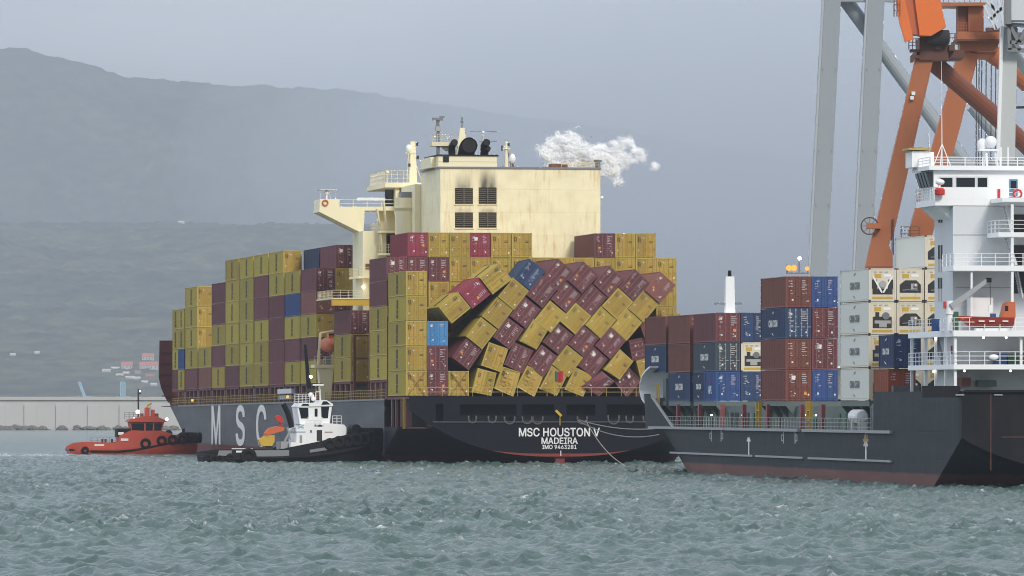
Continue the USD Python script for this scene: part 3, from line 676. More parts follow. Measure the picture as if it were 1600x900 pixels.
v, w = locate(SHIP, 1046, 507, 14); container(SHIP, 'Y', v - CW / 2, 14, w - CH / 2, 'yellow container half hidden between the heap and near ship', 8, 4, group='collapsed containers in the leaning heap')

# ---------------------------------------------------------------- containers on the near ship
G3 = 'containers on the near ship'
N0 = 7.24
stack(NEAR, 'FFFF', 0, 0, N0, 'the white lettered stack, near ship', G3, kinds=[1, 1, 1, 0])
stack(NEAR, 'FFFF', PX, 0, N0, 'the reefer stack right of the lettered white one', G3, kinds=[2, 1, 2, 2])
stack(NEAR, 'FFFFF', 2 * PX, 0, N0, 'the reefer stack beside the white deckhouse', G3, kinds=[2, 2, 2, 2, 2])
stack(NEAR, 'RRWR', 0, 37, N0, 'the tall brown and navy stack, near ship', G3)
stack(NEAR, 'BPPB', PX, 37, N0, 'the stack right of the tall brown one', G3)
stack(NEAR, '.GP', 0, 72, N0, 'the slate and maroon stack, near ship', G3)
stack(NEAR, 'wa'[:1], 0, 78.2, N0, 'the lettered slate stack, forward half', G3)
stack(NEAR, 'a', 0, 72, N0, 'the lettered slate stack, after half', G3)
stack(NEAR, 'NFN', PX, 72, N0, 'the navy stack with a white reefer amid', G3, kinds=[0, 1, 0])
stack(NEAR, 'WRR', 0, 86, N0, 'the brown stack over a lettered blue one', G3)
stack(NEAR, '.WR', 0, 99.6, N0, 'the foremost near ship stack by the bow', G3)
v, w = locate(NEAR, 1396, 575, -9)
stack(NEAR, '.w', v, -9.0, w - PZ, 'the short stack in front of the reefers', G3)
stack(NEAR, 'o', v - .4, -8.6, w - PZ - .05, 'the short stack in front of the reefers', G3)
# ---------------------------------------------------------------- the large container ship
def loft(us, zs, hb, c, mirror=True):
    """hull skin: half breadth hb(u, z) about the centre line v = c"""
    mb = MB(); Hb = np.array([[hb(u, z) for z in zs] for u in us]); U, Z = np.meshgrid(us, zs, indexing='ij')
    n, m = Hb.shape; i, j = np.meshgrid(np.arange(n - 1), np.arange(m - 1), indexing='ij'); a = i * m + j
    q = np.stack([a, a + m, a + m + 1, a + 1], -1).reshape(-1, 4)
    mb.add(np.stack([c - Hb, U, Z], -1).reshape(-1, 3), q[:, ::-1]); mb.add(np.stack([c + Hb, U, Z], -1).reshape(-1, 3), q)
    return mb
def hullpaint(name, side, black_u, line0, slope, red, topblack=None, rough=.55):
    n = {'tc': ('texture_coordinate', {}), 's': ('separate_xyz', {}), 'nz': ('noise_texture', {'scale': .5, 'detail': 6.0}),
         'm1': ('mapping', {'scale': (.5, .12, .9)}), 'n1': ('noise_texture', {'scale': .6, 'detail': 7.0, 'roughness': .65}), 'r1': ('rgb_ramp', {'ramp': [(.3, (.72, .72, .72)), (.7, (1.25, 1.25, 1.25))]}),
         'm2': ('mapping', {'scale': (1.0, 1.1, .07)}), 'n2': ('noise_texture', {'scale': 1.4, 'detail': 7.0, 'roughness': .7}), 'r2': ('rgb_ramp', {'ramp': [(.56, (0, 0, 0)), (.75, (.7, .7, .7))]}),
         'lu': ('math', {'math_type': 'multiply_add', 'value2': -slope, 'value3': -line0}), 'zz': ('math', {'math_type': 'add'}), 'zn': ('math', {'math_type': 'multiply_add', 'value2': .25}),
         'mr': ('map_range', {'from_min': .05, 'from_max': .22, 'to_min': 1.0, 'to_max': 0.0, 'clamp': True}),
         'bl': ('map_range', {'from_min': black_u - .15, 'from_max': black_u + .15, 'to_min': 1.0, 'to_max': 0.0, 'clamp': True}),
         'c1': ('mix_color', {'a': side, 'b': (.010, .011, .016)}), 'c2': ('mix_color', {'b': red}), 'c3': ('mix_color', {'blend_type': 'multiply', 'fac': 1.0, 'use_clamp': False}), 'c4': ('mix_color', {'b': (.16, .10, .075)}),
         'rr': ('math', {'math_type': 'multiply', 'value2': .6}),
         'cx': ('combine_xyz', {}), 'br': ('brick_texture', {'scale': 1.0, 'mortar_size': .035, 'mortar_smooth': .6, 'brick_width': 8.5, 'row_height': 2.3, 'color1': (1, 1, 1), 'color2': (.93, .93, .93), 'mortar': (.72, .72, .72)}),
         'c5': ('mix_color', {'blend_type': 'multiply', 'fac': .8}), 'bu': ('bump', {'strength': .35, 'distance': .03, 'invert': True}), 'dn': ('noise_texture', {'scale': .55, 'detail': 3.0}), 'bq': ('bump', {'strength': .25, 'distance': .12}),
         'p': ('principled_bsdf', {'roughness': rough, 'specular_ior_level': .18})}
    l = [('tc.object', 's.vector'), ('tc.object', 'nz.vector'), ('tc.object', 'm1.vector'), ('m1.vector', 'n1.vector'), ('n1.fac', 'r1.fac'), ('tc.object', 'm2.vector'), ('m2.vector', 'n2.vector'), ('n2.fac', 'r2.fac'),
         ('s.y', 'lu.value1'), ('lu.value', 'zz.value1'), ('s.z', 'zz.value2'), ('nz.fac', 'zn.value1'), ('zz.value', 'zn.value3'), ('zn.value', 'mr.value'), ('s.y', 'bl.value'),
         ('bl.result', 'c1.fac'), ('c1.result', 'c2.a'), ('mr.result', 'c2.fac'), ('c2.result', 'c3.a'), ('r1.color', 'c3.b'), ('c3.result', 'c4.a'), ('r2.color', 'rr.value1'), ('rr.value', 'c4.fac'), ('c4.result', 'c5.a'), ('s.y', 'cx.x'), ('s.z', 'cx.y'), ('cx.vector', 'br.vector'), ('br.color', 'c5.b'), ('c5.result', 'p.base_color'), ('br.fac', 'bu.height'), ('tc.object', 'dn.vector'), ('dn.fac', 'bq.height'), ('bq.normal', 'bu.normal'), ('bu.normal', 'p.normal')]
    return usdkit.material(stage, LK + name, n, l, surface='p.BSDF')
M['msc_hull'] = hullpaint('large_ship_hull_paint', (.105, .112, .122), 13.4, .75, .0092, (.095, .022, .024))
M['near_hull'] = hullpaint('near_ship_hull_paint', (.017, .023, .028), -39.0, 1.05, 0.0, (.135, .060, .050))
M['transom'] = paint('transom_black_paint', (.0075, .009, .015), rough=.6, dirt=.2, rust=.06, scale=.3, spec=.12, dirtc=(.06, .06, .06))
CV, FULL = 17.7, 17.95
def msc_hb(u, z):
    f = 1.0
    if u < 24:
        k = (u + 3) / 27; zb = .8 - 4.5 * k; ze = 6.3 * (1 - k) - 2.4 * k
        f = np.clip((z - zb) / (ze - zb), 0, 1) ** (1 / 2.6)
    u0 = np.interp(z, [0, 7.6], [152, 190]); L = np.interp(z, [-2, 0, 7.6], [214, 212, 224]); p = np.interp(z, [0, 7.6], [3.4, 2.6])
    if u > u0: f = max(0.02, 1 - (min(1, (u - u0) / (L - u0))) ** p)
    return FULL * f
def LS(x, y, u): return locate(SHIP, x, y, u)
def large_ship():
    t = thing('container_ship', 'large grey and black container ship carrying toppled containers, cream deckhouse', 'container ship', SHIP)
    us = np.r_[np.linspace(-3, 25, 30), np.linspace(30, 145, 12), np.linspace(150, 224, 60)]
    zl = np.r_[np.linspace(-2, 4.3, 24)]
    hull = loft(us, zl, msc_hb, CV)
    hull2 = loft(us[us >= 13], np.linspace(4.3, 7.6, 8), msc_hb, CV)
    hull.add(np.vstack(hull2.V), np.vstack(hull2.F))
    h = obj(t, 'hull', hull, M['msc_hull'], smooth=40)
    # letters on the port side
    for ch, ua, ub in (('M', 154.2, 145.8), ('S', 131.5, 123.2), ('C', 113.4, 104.6)):
        tw = text_width(ch, 5.15); sx = (ua - ub) / tw
        obj(h, 'painted_letter', text(ch, 5.15, .03, T(CV - FULL - .035, ua, 1.5 + .0047 * (ua + ub) / 2) @ R('z', -90), sx=sx), M['white_mark'])
    obj(h, 'sheer_strake', MB().box(-.33, -.2, 13, 186, 7.45, 7.66), M['grey'])
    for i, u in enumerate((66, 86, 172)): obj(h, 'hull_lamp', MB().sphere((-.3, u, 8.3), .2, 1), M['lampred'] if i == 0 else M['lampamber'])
    # hawse light near the bow, which the tug lamp shines on
    v, z = LS(308, 652, 188)
    hwp = MB().lathe([(0, 0), (.95, .0), (1.05, .1), (1.0, .22), (0, .22)], 20)
    # open mooring deck behind the transom
    zd = 4.25
    deck = MB().box(.2, 35.2, -2.6, 13, zd - .15, zd)
    obj(t, 'mooring_deck', deck, M['deckred'])
    obj(t, 'mooring_deck_bulkhead', MB().box(2.3, 33.1, 9.0, 9.3, zd + .003, 7.5).box(1.9, 2.2, 3.2, 13, zd + .003, 7.5), M['deckred'])
    obj(t, 'poop_deck', MB().box(0, 35.4, -2.62, 13, 7.52, 7.80), M['deckred'])
    for u in (.4, 3.5, 7, 10): obj(t, 'mooring_deck_pillar', MB().box(.02, .3, u, u + .35, zd + .002, 7.519), M['pillar'])
    for u in (.9, 1.5): obj(t, 'ladder_stile', MB().box(-.12, .0, u, u + .1, zd - .2, 7.75), M['yellow'])
    obj(t, 'ladder_rung', MB().box(-.1, -.03, 1.0, 1.5, 5, 5.06).box(-.1, -.03, 1.0, 1.5, 5.6, 5.66).box(-.1, -.03, 1.0, 1.5, 6.2, 6.26).box(-.1, -.03, 1.0, 1.5, 6.8, 6.86), M['yellow'], kind='stuff')
    # transom plate with mooring openings
    ang = np.linspace(-1, 1, 49)
    low = [(CV + FULL * a, .8 + 5.5 * abs(a) ** 2.6) for a in ang]
    poly = Polygon([(CV - FULL, 7.83)] + low + [(CV + FULL, 7.83)])
    def rect(x0, y0, x1, y1):
        a, b = LS(x0, y1, -3), LS(x1, y0, -3); return sbox(a[0], a[1], b[0], b[1])
    holes = [(719, 633, 805, 648), (816, 633, 864, 648), (885, 633, 928, 648), (948, 633, 1010, 648), (1034, 633, 1080, 648), (681, 632, 691, 657),
             (733, 651, 741, 658), (764, 651, 772, 658), (789, 652, 801, 657), (817, 652, 828, 657), (833, 652, 845, 657), (903, 652, 914, 658), (951, 650, 964, 658), (979, 651, 986, 659), (1006, 651, 1013, 659)]
    for hh in holes: poly = poly.difference(rect(*hh).buffer(.08))
    tr = obj(t, 'transom', MB().prism(poly, -3.35, -3.0), M['transom'])
    obj(tr, 'shadowed_recess', MB().box(.5, 34.9, -.9, -.8, 4.3, 7.5), M['dark'])  # dark sheet behind the mooring openings, their shade put into its colour
    for hh in holes[6:]:
        r = rect(*hh); x0, z0, x1, z1 = r.bounds; c = ((x0 + x1) / 2, -3.4, z1)
        obj(tr, 'fairlead', MB().torus((c[0], -3.4, (z0 + z1) / 2), (x1 - x0) / 2 + .14, .1, 'y', 16, 6, (math.pi, 2 * math.pi)).box(x0 - .24, x0 - .06, -3.5, -3.3, (z0 + z1) / 2, z1 + .1).box(x1 + .06, x1 + .24, -3.5, -3.3, (z0 + z1) / 2, z1 + .1), M['girder'])
    obj(tr, 'rubbing_band', MB().box(2.5, 33, -3.5, -3.351, 4.80, 4.90), M['girder'])
    for s, xc, yb, hpx in (('MSC HOUSTON V', 873.0, 681.5, 12.6), ('MADEIRA', 873.5, 693.5, 9.6), ('IMO 9463281', 874, 701.5, 6.2)):
        hm = hpx / 13.45; tw = text_width(s, hm); wpx = {'M': 127, 'A': 57, 'O': 54}[s[0] if s[1] != 'A' and s[0] != 'I' else ('A' if s[1] == 'A' else 'O')]
        sx = wpx / 13.2 / tw; v0, z0 = LS(xc - wpx / 2, yb, -3.36)
        obj(tr, 'painted_name', text(s, hm, .02, T(v0, -3.357, z0), sx=sx), M['white_mark'])
    v0, z0 = LS(873, 724, -3); rz = LS(873, 713, -3)[1]
    def tmark():
        mb = MB(); a = np.linspace(-.46, .46, 25); 
        for q0, q1 in zip(a[:-1], a[1:]):
            f = lambda q: .8 + 5.5 * abs(q) ** 2.6
            mb.add([(CV + FULL * q0, -3.362, f(q0) + .004), (CV + FULL * q1, -3.362, f(q1) + .004), (CV + FULL * q1, -3.362, f(q1) + .36 * (1 - (abs(q1) / .47) ** 2)), (CV + FULL * q0, -3.362, f(q0) + .36 * (1 - (abs(q0) / .47) ** 2))], [(0, 1, 2, 3)])
        return mb
    obj(tr, 'red_boot_stripe', tmark(), M['red_boot'])
    obj(t, 'rudder_head', MB().box(CV - .55, CV + .55, -3.0, 1.5, -2, .95), M['red_boot'])
    obj(tr, 'draught_scale', MB().box(CV - .05, CV + .05, -3.37, -3.36, .9, 1.5), M['white_mark'])
    v0, z0 = LS(872, 646, -3.5); obj(tr, 'stern_fitting', MB().beam((v0 - .3, -3.6, z0 + .35), (v0 + .35, -3.6, z0 - .3), .28).tube([(v0 + .2, -3.6, z0 - .2), (v0 + .2, -3.6, z0 - 1.4)], .05, 5), M['yellow'])
    # yellow rail round the poop
    rl = MB(); z0 = 7.84
    for v in np.arange(.2, 35.4, 1.77): rl.beam((v, -3.1, z0), (v, -3.1, z0 + 1.0), .05)
    rl.beam((.1, -3.1, z0 + 1.0), (35.3, -3.1, z0 + 1.0), .07).beam((.1, -3.1, z0 + .5), (35.3, -3.1, z0 + .5), .045)
    obj(t, 'stern_rail', rl, M['dullyellow'])
    v0, z0 = LS(866, 607, -3.2)
    fl = MB().beam((v0, -3.2, 7.85), (v0, -3.2, z0 + 2.3), .07)
    fp = obj(t, 'ensign_staff', fl, M['dullyellow'])
    def flag(a, b):
        n = 14; s = np.linspace(a, b, n); vv = []
        for q in (0, 1):
            for x_ in s: vv.append((v0 + .05 + x_ * .95, -3.2 + .12 * math.sin(x_ * 5), z0 + .85 + q * 1.25 - .12 * x_ - .1 * math.sin(x_ * 4)))
        return MB().add(vv, [(i, i + 1, n + i + 1, n + i) for i in range(n - 1)])
    obj(fp, 'flag', flag(0, .42), M['flag_green'], 'green hoist of the flag'); obj(fp, 'flag', flag(.42, 1.05), M['flag_red'], 'red fly of the flag')
    # main deck, coamings and pillars below the container bays
    obj(t, 'main_deck', MB().box(-.1, 35.5, 13, 205, 7.50, 7.60), M['deckred'])
    obj(t, 'hatch_coaming', MB().box(2.2, 33.2, 13.3, 50.5, 7.602, 9.62).box(2.2, 33.2, 65.2, 193, 7.602, 9.62), M['deckred'])
    for b in list(range(1, 4)) + list(range(5, 15)):
        if b == 2: continue
        for q in (.3, 4.2, 8.1, 11.9) if b < 14 else (.3, 6):
            obj(t, 'deck_pillar', MB().box(.05, .42, b * BAY + q - .22, b * BAY + q + .22, 7.602, 9.60), M['pillar'])
        obj(t, 'hatch_cover', MB().box(.05, 35.4, b * BAY + .05, b * BAY + (CL if b < 14 else 13), 9.625, 9.885), M['deckred'])
    rl = MB(); rl.rail([(-.12, 13.5, 7.66), (-.12, 193, 7.66)], 1.05, 1.6, .03, 3)
    obj(t, 'deck_rail', rl, M['dullyellow'])
    obj(t, 'gangway', MB().box(-.05, .35, 84.5, 96, 8.75, 9.35).box(-.05, .3, 85, 95, 8.0, 8.5), M['offwhite'])
    # cell guides and lashing bridges at the accommodation
    lb = MB()
    for u in (26.4, 37.6):
        for v in np.arange(.3, 8.6, 2.515): lb.box(v - .15, v + .15, u, u + .3, 7.6, 15.6)
        for z in (9.7, 12.6, 15.4): lb.box(.3, 8.6, u + .01, u + .29, z, z + .2)
    obj(t, 'lashing_bridge', lb, M['deckred'])
    lb = MB()
    for v in np.arange(0, 35.6, PX):
        lb.box(v - .07, v + .07, 12.35, 12.65, 7.81, 17.4)
    for z in (9.8, 12.7, 15.6): lb.box(0, 35.4, 12.36, 12.64, z, z + .25)
    obj(t, 'lashing_bridge', lb, M['deckred'])
    # bow: dark red breakwater and forecastle
    def V(x, y, u): return tuple(LS(x, y, u))
    g = [V(249.5, 532, 200), V(248.5, 590, 200), V(252, 606, 200), V(258, 620, 200), V(263, 629, 200)]
    gg = g + [(35.4 - p, z) for p, z in g[::-1]]
    bw = obj(t, 'bow_breakwater', MB().prism(gg, 200.0, 200.35), M['deckred'])
    for z in (9.0, 10.6, 12.2, 13.8, 15.4): obj(bw, 'stiffener', MB().box(g[0][0] + .3, 35.0 - g[0][0], 199.82, 199.995, z, z + .16), M['deckred'])
    for v in (4, 9, 14, 19, 24, 29): obj(bw, 'stiffener', MB().prism([(199.2, 7.6), (200, 7.6), (200, 15.5)], v, v + .2, 'yz'), M['deckred'])
    obj(t, 'forecastle', loft(np.linspace(200.4, 226, 20), np.linspace(7.6, 12, 5), lambda u, z: max(.1, msc_hb(min(u, 221), 7.6) * (1 + .02 * (z - 7.6)) - .02), CV).box(2, 33, 201, 203, 7.6, 7.7), M['deckred'])
    lv, lz = LS(313, 650, 178)
    # ------------- engine casing
    va, ztop = LS(688, 263, 26); vb, _ = LS(938, 263, 26)
    def VZ(x, y, u=26): return LS(x, y, u)
    holes = [(711, 294, 739, 319), (748, 293, 776, 319), (711, 332, 739, 356), (748, 332, 776, 356)]
    poly = sbox(va, 9.0, vb, ztop)
    rs = []
    for hh in holes:
        a, b = VZ(hh[0], hh[3]), VZ(hh[2], hh[1]); rs.append((a[0], a[1], b[0], b[1])); poly = poly.difference(sbox(a[0], a[1], b[0], b[1]))
    wm = casing_material(rs)
    cs = obj(t, 'engine_casing', MB().prism(poly, 26, 26.25).box(va, va + .25, 26.251, 39, 9, ztop).box(vb - .25, vb, 26.251, 39, 9, ztop).box(va + .251, vb - .251, 38.75, 39, 9, ztop - .2).box(va + .251, vb - .251, 26.251, 38.749, ztop - .25, ztop - .01), wm)
    for (x0, z0, x1, z1) in rs:
        lv = obj(cs, 'louvre_frame', MB().box(x0 - .1, x1 + .1, 25.9, 25.999, z0 - .14, z0).box(x0, x1, 26.7, 26.75, z0, z1), M['cream2'])
        for k in range(8):
            z = z0 + (z1 - z0) * k / 8
            obj(cs, 'louvre_slat', MB().add([(x0 + .01, 26.05, z), (x1 - .01, 26.05, z), (x1 - .01, 26.4, z + .30), (x0 + .01, 26.4, z + .30), (x0 + .01, 26.08, z - .03), (x1 - .01, 26.08, z - .03), (x1 - .01, 26.43, z + .27), (x0 + .01, 26.43, z + .27)], [(0, 1, 2, 3), (7, 6, 5, 4), (0, 4, 5, 1), (3, 2, 6, 7)]), M['sooty'])
        obj(cs, 'louvre_mullion', MB().box((x0 + x1) / 2 - .06, (x0 + x1) / 2 + .06, 25.98, 26.04, z0 + .003, z1 - .003), M['sooty'])
    obj(cs, 'roof_lip', MB().box(va - .12, vb + .12, 25.86, 39.1, ztop + .002, ztop + .22), M['grey'])
    zr = ztop + .22
    rl = MB(); v1 = VZ(878, 263)[0]
    rl.rail([(v1, 26.3, zr), (vb - .1, 26.3, zr), (vb - .1, 38.5, zr)], 1.0, 1.2, .025, 3)
    obj(t, 'casing_rail', rl, M['cream2'])
    a, b = VZ(862, 266, 27), VZ(887, 256, 27)
    obj(t, 'rusty_roof_locker', MB().box(a[0], b[0], 27, 29, zr, b[1]).box(a[0] - .5, a[0] - .003, 27.2, 28.8, zr, b[1] - .35), M['rusty'])
    a = VZ(935, 262, 26.5); obj(t, 'roof_vent', MB().lathe([(.32, 0), (.32, .7), (.5, .72), (.5, .95), (0, 1.0)], 12, T(a[0], 26.9, zr)), M['grey'])
    a = VZ(941, 309); obj(t, 'side_floodlight', MB().sphere((vb + .22, 26.2, a[1]), .22, 1).box(vb, vb + .2, 26.15, 26.25, a[1] - .05, a[1] + .05), M['white'])
    # funnel block
    a, b = VZ(685, 262, 27.2), VZ(776.5, 244, 27.2)
    fb = obj(t, 'funnel_block', MB().box(a[0], b[0], 27.2, 36, zr, b[1]), M['cream'])
    obj(fb, 'funnel_rim', MB().box(a[0] - .15, b[0] + .15, 27.05, 36.1, b[1] + .002, b[1] + .14), M['soot'])
    a2, b2 = VZ(673, 262, 29), VZ(686, 244, 29)
    obj(fb, 'side_trunk', MB().box(a2[0], a[0] - .003, 29, 36, zr, b2[1] - .1).box(a2[0] + .9, a2[0] + 1.2, 28.9, 28.998, zr + .3, b2[1] - .3), M['cream'])
    obj(fb, 'panel_seam', MB().box(a[0] + .01, b[0] - .01, 27.16, 27.198, (zr + b[1]) / 2 - .03, (zr + b[1]) / 2 + .03), M['cream2'])
    q = VZ(697, 246, 27.1); obj(fb, 'small_hatch', MB().box(q[0] - .35, q[0] + .35, 27.08, 27.198, q[1] - .55, q[1] + .15), M['glass'])
    zf = b[1] + .14
    for x, y, r, lean in ((733, 229, 1.02, 1.7), (711, 224, .42, .9), (761, 224, .45, .9), (764, 233, .3, .6)):
        c = VZ(x, y, 29)
        P = [(c[0], 31.0, zf - .3), (c[0], 31.0, c[1] - r * 1.0), (c[0], 30.6, c[1] - r * .3), (c[0], 29.8, c[1]), (c[0], 29.8 - lean * .5, c[1] + .12)]
        pp = obj(t, 'exhaust_pipe', MB().tube(P, r, 20, caps=False).tube([P[-1], P[-2]], r * .86, 18), M['soot'])
    # masts and aerials on the casing
    c = VZ(722, 243, 33); ct = VZ(722, 200, 33)
    sg = obj(t, 'signal_tower', MB().beam((c[0], 33, zf), (c[0], 33, ct[1]), 1.5, .9, w2=.5, h2=.5).box(c[0] - 1.3, c[0] + 1.3, 32.7, 33.3, ct[1] - 2.2, ct[1] - 2.0), M['cream'])
    obj(sg, 'aerial', MB().beam((c[0], 33, ct[1]), (c[0], 33, ct[1] + 1.3), .12).box(c[0] - .14, c[0] + .14, 32.86, 33.14, ct[1] + .6, ct[1] + .9), M['grey'])
    obj(sg, 'navigation_lamp', MB().box(c[0] - 1.3, c[0] - 1.1, 32.6, 32.9, ct[1] - 2.0, ct[1] - 1.6).box(c[0] + 1.1, c[0] + 1.3, 32.6, 32.9, ct[1] - 2.0, ct[1] - 1.6), M['dark'])
    a, b = VZ(675, 228, 31), VZ(707, 222, 31)
    rp = obj(t, 'radar_platform', MB().box(a[0], b[0] + .4, 31, 33, a[1], b[1]).prism([(a[0] + 1.2, a[1]), (b[0], a[1]), (b[0], a[1] - .9)], 31.5, 32.5), M['cream2'])
    obj(rp, 'rail', MB().rail([(a[0] + .05, 31.1, b[1]), (b[0], 31.1, b[1])], .95, .6, .022, 3), M['cream2'])
    cp_, ctp = VZ(684.5, 238, 31.5), VZ(684.5, 188, 31.5)
    rm = obj(t, 'radar_mast', MB().tube([(cp_[0], 31.5, zf - .5), (cp_[0], 31.5, ctp[1])], .2, 8), M['grey'])
    obj(rm, 'radar_scanner', MB().box(ctp[0] - .75, ctp[0] + .55, 31.2, 31.5, ctp[1], ctp[1] + .28).box(ctp[0] + .2, ctp[0] + .75, 31.4, 31.7, ctp[1] + .3, ctp[1] + .5), M['grey'])
    obj(rm, 'lamp_box', MB().box(ctp[0] - .3, ctp[0] + .25, 31.2, 31.8, ctp[1] - 1.3, ctp[1] - .75), M['steel'])
    c, ct = VZ(755, 243, 33), VZ(755, 209, 33)
    po = obj(t, 'whip_pole', MB().tube([(c[0], 33, zf), (c[0], 33, ct[1])], .09, 6), M['cream2'])
    obj(po, 'pole_lamp', MB().sphere((c[0], 33, ct[1] + .15), .2, 1), M['white'])
    obj(po, 'yard', MB().beam((c[0] - 1.6, 33, ct[1] + .25), (c[0] + 1.9, 33, ct[1] + .25), .06).beam((c[0] - .4, 33, ct[1] - .9), (c[0] + 1.8, 33, ct[1] - .9), .06), M['grey'])
    c, ct = VZ(791, 263, 28), VZ(791, 220, 28)
    am = obj(t, 'aft_mast', MB().tube([(c[0], 28, zr), (c[0], 28, ct[1])], .26, 8, r2=.14).box(c[0] - .5, c[0] + .5, 27.7, 28.3, (zr + ct[1]) / 2 + .6, (zr + ct[1]) / 2 + .72), M['cream'])
    obj(am, 'stay', MB().tube([(c[0] + .6, 28, zr), (c[0] + .1, 28, ct[1] - .8)], .05, 5).tube([(c[0] + .9, 28, zr), (c[0] + .5, 28, zr + 1.6)], .12, 6), M['rusty'])
    q = VZ(798, 248, 28); obj(am, 'satellite_dome', MB().sphere((q[0] + .2, 28, q[1]), .42, 2, (1, 1, 1.5)), M['white'])
    obj(am, 'lamp', MB().box(c[0] + .15, c[0] + .4, 27.9, 28.1, ct[1] - .6, ct[1] - .3).box(c[0] - .6, c[0] - .45, 27.9, 28.1, ct[1] - 1.2, ct[1] - .6), M['dark'])
    # ------------- accommodation port of and forward of the casing
    def face(name, x0, y0, x1, y1, u, depth, mat='cream', label=None, par=None):
        a, b = LS(x0, y1, u), LS(x1, y0, u)
        return obj(par or t, name, MB().box(a[0], b[0], u, u + depth, a[1], b[1]), M[mat], label), (a[0], a[1], b[0], b[1])
    zl = 9.0
    a, b = LS(648, 440, 39.2), LS(690, 288, 39.2)
    obj(t, 'deckhouse', MB().box(a[0], 28.4, 39.1, 52, zl, b[1]), M['cream'])
    # rounded stair tower
    a, b = LS(620, 430, 41), LS(650, 309, 41); r = (b[0] - a[0]) / 2
    st = obj(t, 'stair_tower', MB().lathe([(r, zl), (r, b[1]), (0, b[1])], 28, T((a[0] + b[0]) / 2, 41 + r, 0)).box(a[0] + r, b[0] + 1, 41 + r, 48, zl, b[1] - .01), M['cream'])
    z = LS(635, 325, 41)[1]; obj(st, 'tower_ledge', MB().lathe([(r, z - .35), (r + .22, z), (r + .22, z + .06), (r, z + .06)], 28, T((a[0] + b[0]) / 2, 41 + r, 0)), M['cream2'])
    z = LS(635, 303, 41)[1]; obj(st, 'tower_hood', MB().box((a[0] + b[0]) / 2 - .6, (a[0] + b[0]) / 2 + .9, 41.2, 43, b[1], z + .25), M['grey'])
    # bridge block
    a, b = LS(601, 330, 49), LS(690, 286, 49)
    obj(t, 'wheelhouse', MB().box(a[0] + 3.2, 28, 50, 62, LS(600, 420, 50)[1], b[1] - .3), M['cream'])
    z1 = LS(600, 293, 49)[1]
    br = obj(t, 'bridge_roof', MB().box(a[0], 28.6, 48.5, 62.5, z1, b[1]), M['cream'])
    obj(br, 'rail', MB().rail([(a[0] + .1, 60, b[1]), (a[0] + .1, 48.7, b[1]), (LS(640, 286, 48.7)[0], 48.7, b[1])], 1.5, .8, .03, 3), M['cream2'])
    q = LS(606, 278, 49); obj(br, 'searchlight_stand', MB().beam((q[0], 49.5, b[1]), (q[0], 49.5, q[1] + .6), .14).sphere((q[0], 49.5, q[1] + .7), .28, 1), M['cream2'])
    c, ct = LS(645, 287, 50), LS(645, 221, 50)
    fm = obj(t, 'bridge_mast', MB().beam((c[0], 50, b[1]), (c[0], 50, ct[1]), .95, .9, w2=.6, h2=.5).box(c[0] - .9, c[0] + .3, 49.6, 50.4, LS(645, 240, 50)[1], LS(645, 239, 50)[1] + .1), M['cream'])
    q = LS(638.5, 232, 49.6); obj(fm, 'satellite_dome', MB().sphere((q[0], 49.6, q[1]), .38, 2, (1, 1, 1.35)), M['white'])
    obj(fm, 'aerial_post', MB().tube([(c[0] - .8, 49.7, b[1]), (c[0] - .6, 49.7, LS(645, 238, 50)[1])], .07, 5).tube([(c[0] + 1.2, 50, b[1]), (c[0] + .25, 50, LS(645, 252, 50)[1])], .06, 5), M['cream2'])
    for y_, dx in ((225, .5), (246, .55), (258, -.5)): q = LS(645, y_, 49.5); obj(fm, 'mast_lamp', MB().box(c[0] + dx - .12, c[0] + dx + .12, 49.4, 49.7, q[1] - .2, q[1] + .2), M['dark'])
    obj(br, 'roof_gear', MB().box(LS(660, 0, 50)[0], LS(660, 0, 50)[0] + .9, 50, 51, b[1], b[1] + .7).box(LS(672, 0, 50)[0], LS(672, 0, 50)[0] + .6, 50, 51, b[1], b[1] + .5), M['grey'])
    a3, b3 = LS(600, 322, 50), LS(616, 296, 50)
    obj(t, 'bridge_window', MB().box(a3[0] + .2, b3[0], 50.4, 50.5, a3[1], b3[1]), M['glass'])
    obj(t, 'bridge_window_post', MB().box(b3[0] - .02, b3[0] + .5, 49, 50.3, a3[1] - 1, z1), M['cream'])
    # bridge wing
    uw = 50.0
    P = [LS(x, y, uw) for x, y in ((499, 331), (562, 362.5), (568, 362.5), (570, 329), (616, 329), (616, 323), (530, 323), (530, 311), (500, 311))]
    w = obj(t, 'bridge_wing', MB().prism([tuple(p) for p in P], uw, uw + 4.5), M['cream'])
    q0, q1 = LS(530, 324, uw), LS(588, 312, uw)
    obj(w, 'wing_rail', MB().rail([(q0[0], uw + .1, q0[1]), (LS(618, 324, uw)[0], uw + .1, q0[1])], q1[1] - q0[1], 1.8, .05, 2), M['cream2'])
    q0, q1 = LS(558, 313, uw), LS(602, 309, uw); obj(w, 'wind_screen', MB().box(q0[0], q1[0], uw, uw + .15, q0[1], q1[1]), M['white'])
    c = LS(508, 317, uw); obj(w, 'lifebuoy', MB().torus((c[0], uw - .12, c[1]), .33, .09, 'y', 20, 8), M['orange'])
    q0, q1 = LS(500, 311, uw), LS(527, 296, uw)
    obj(w, 'wing_awning', MB().box(q0[0], q1[0], uw + .3, uw + 2.5, q1[1] - .05, q1[1] + .06).beam((q0[0] + .1, uw + .5, q0[1]), (q0[0] + .1, uw + .5, q1[1]), .06).beam((q1[0] - .1, uw + .5, q0[1]), (q1[0] - .1, uw + .5, q1[1]), .06).beam((q1[0] - .8, uw + .5, q0[1]), (q1[0] - .8, uw + .5, q1[1]), .05), M['offwhite'])
    c = LS(510.5, 301, uw + 1); obj(w, 'wing_console', MB().sphere((c[0], uw + 1, c[1]), .3, 2).beam((c[0], uw + 1, q0[1]), (c[0], uw + 1, c[1]), .15), M['white'])
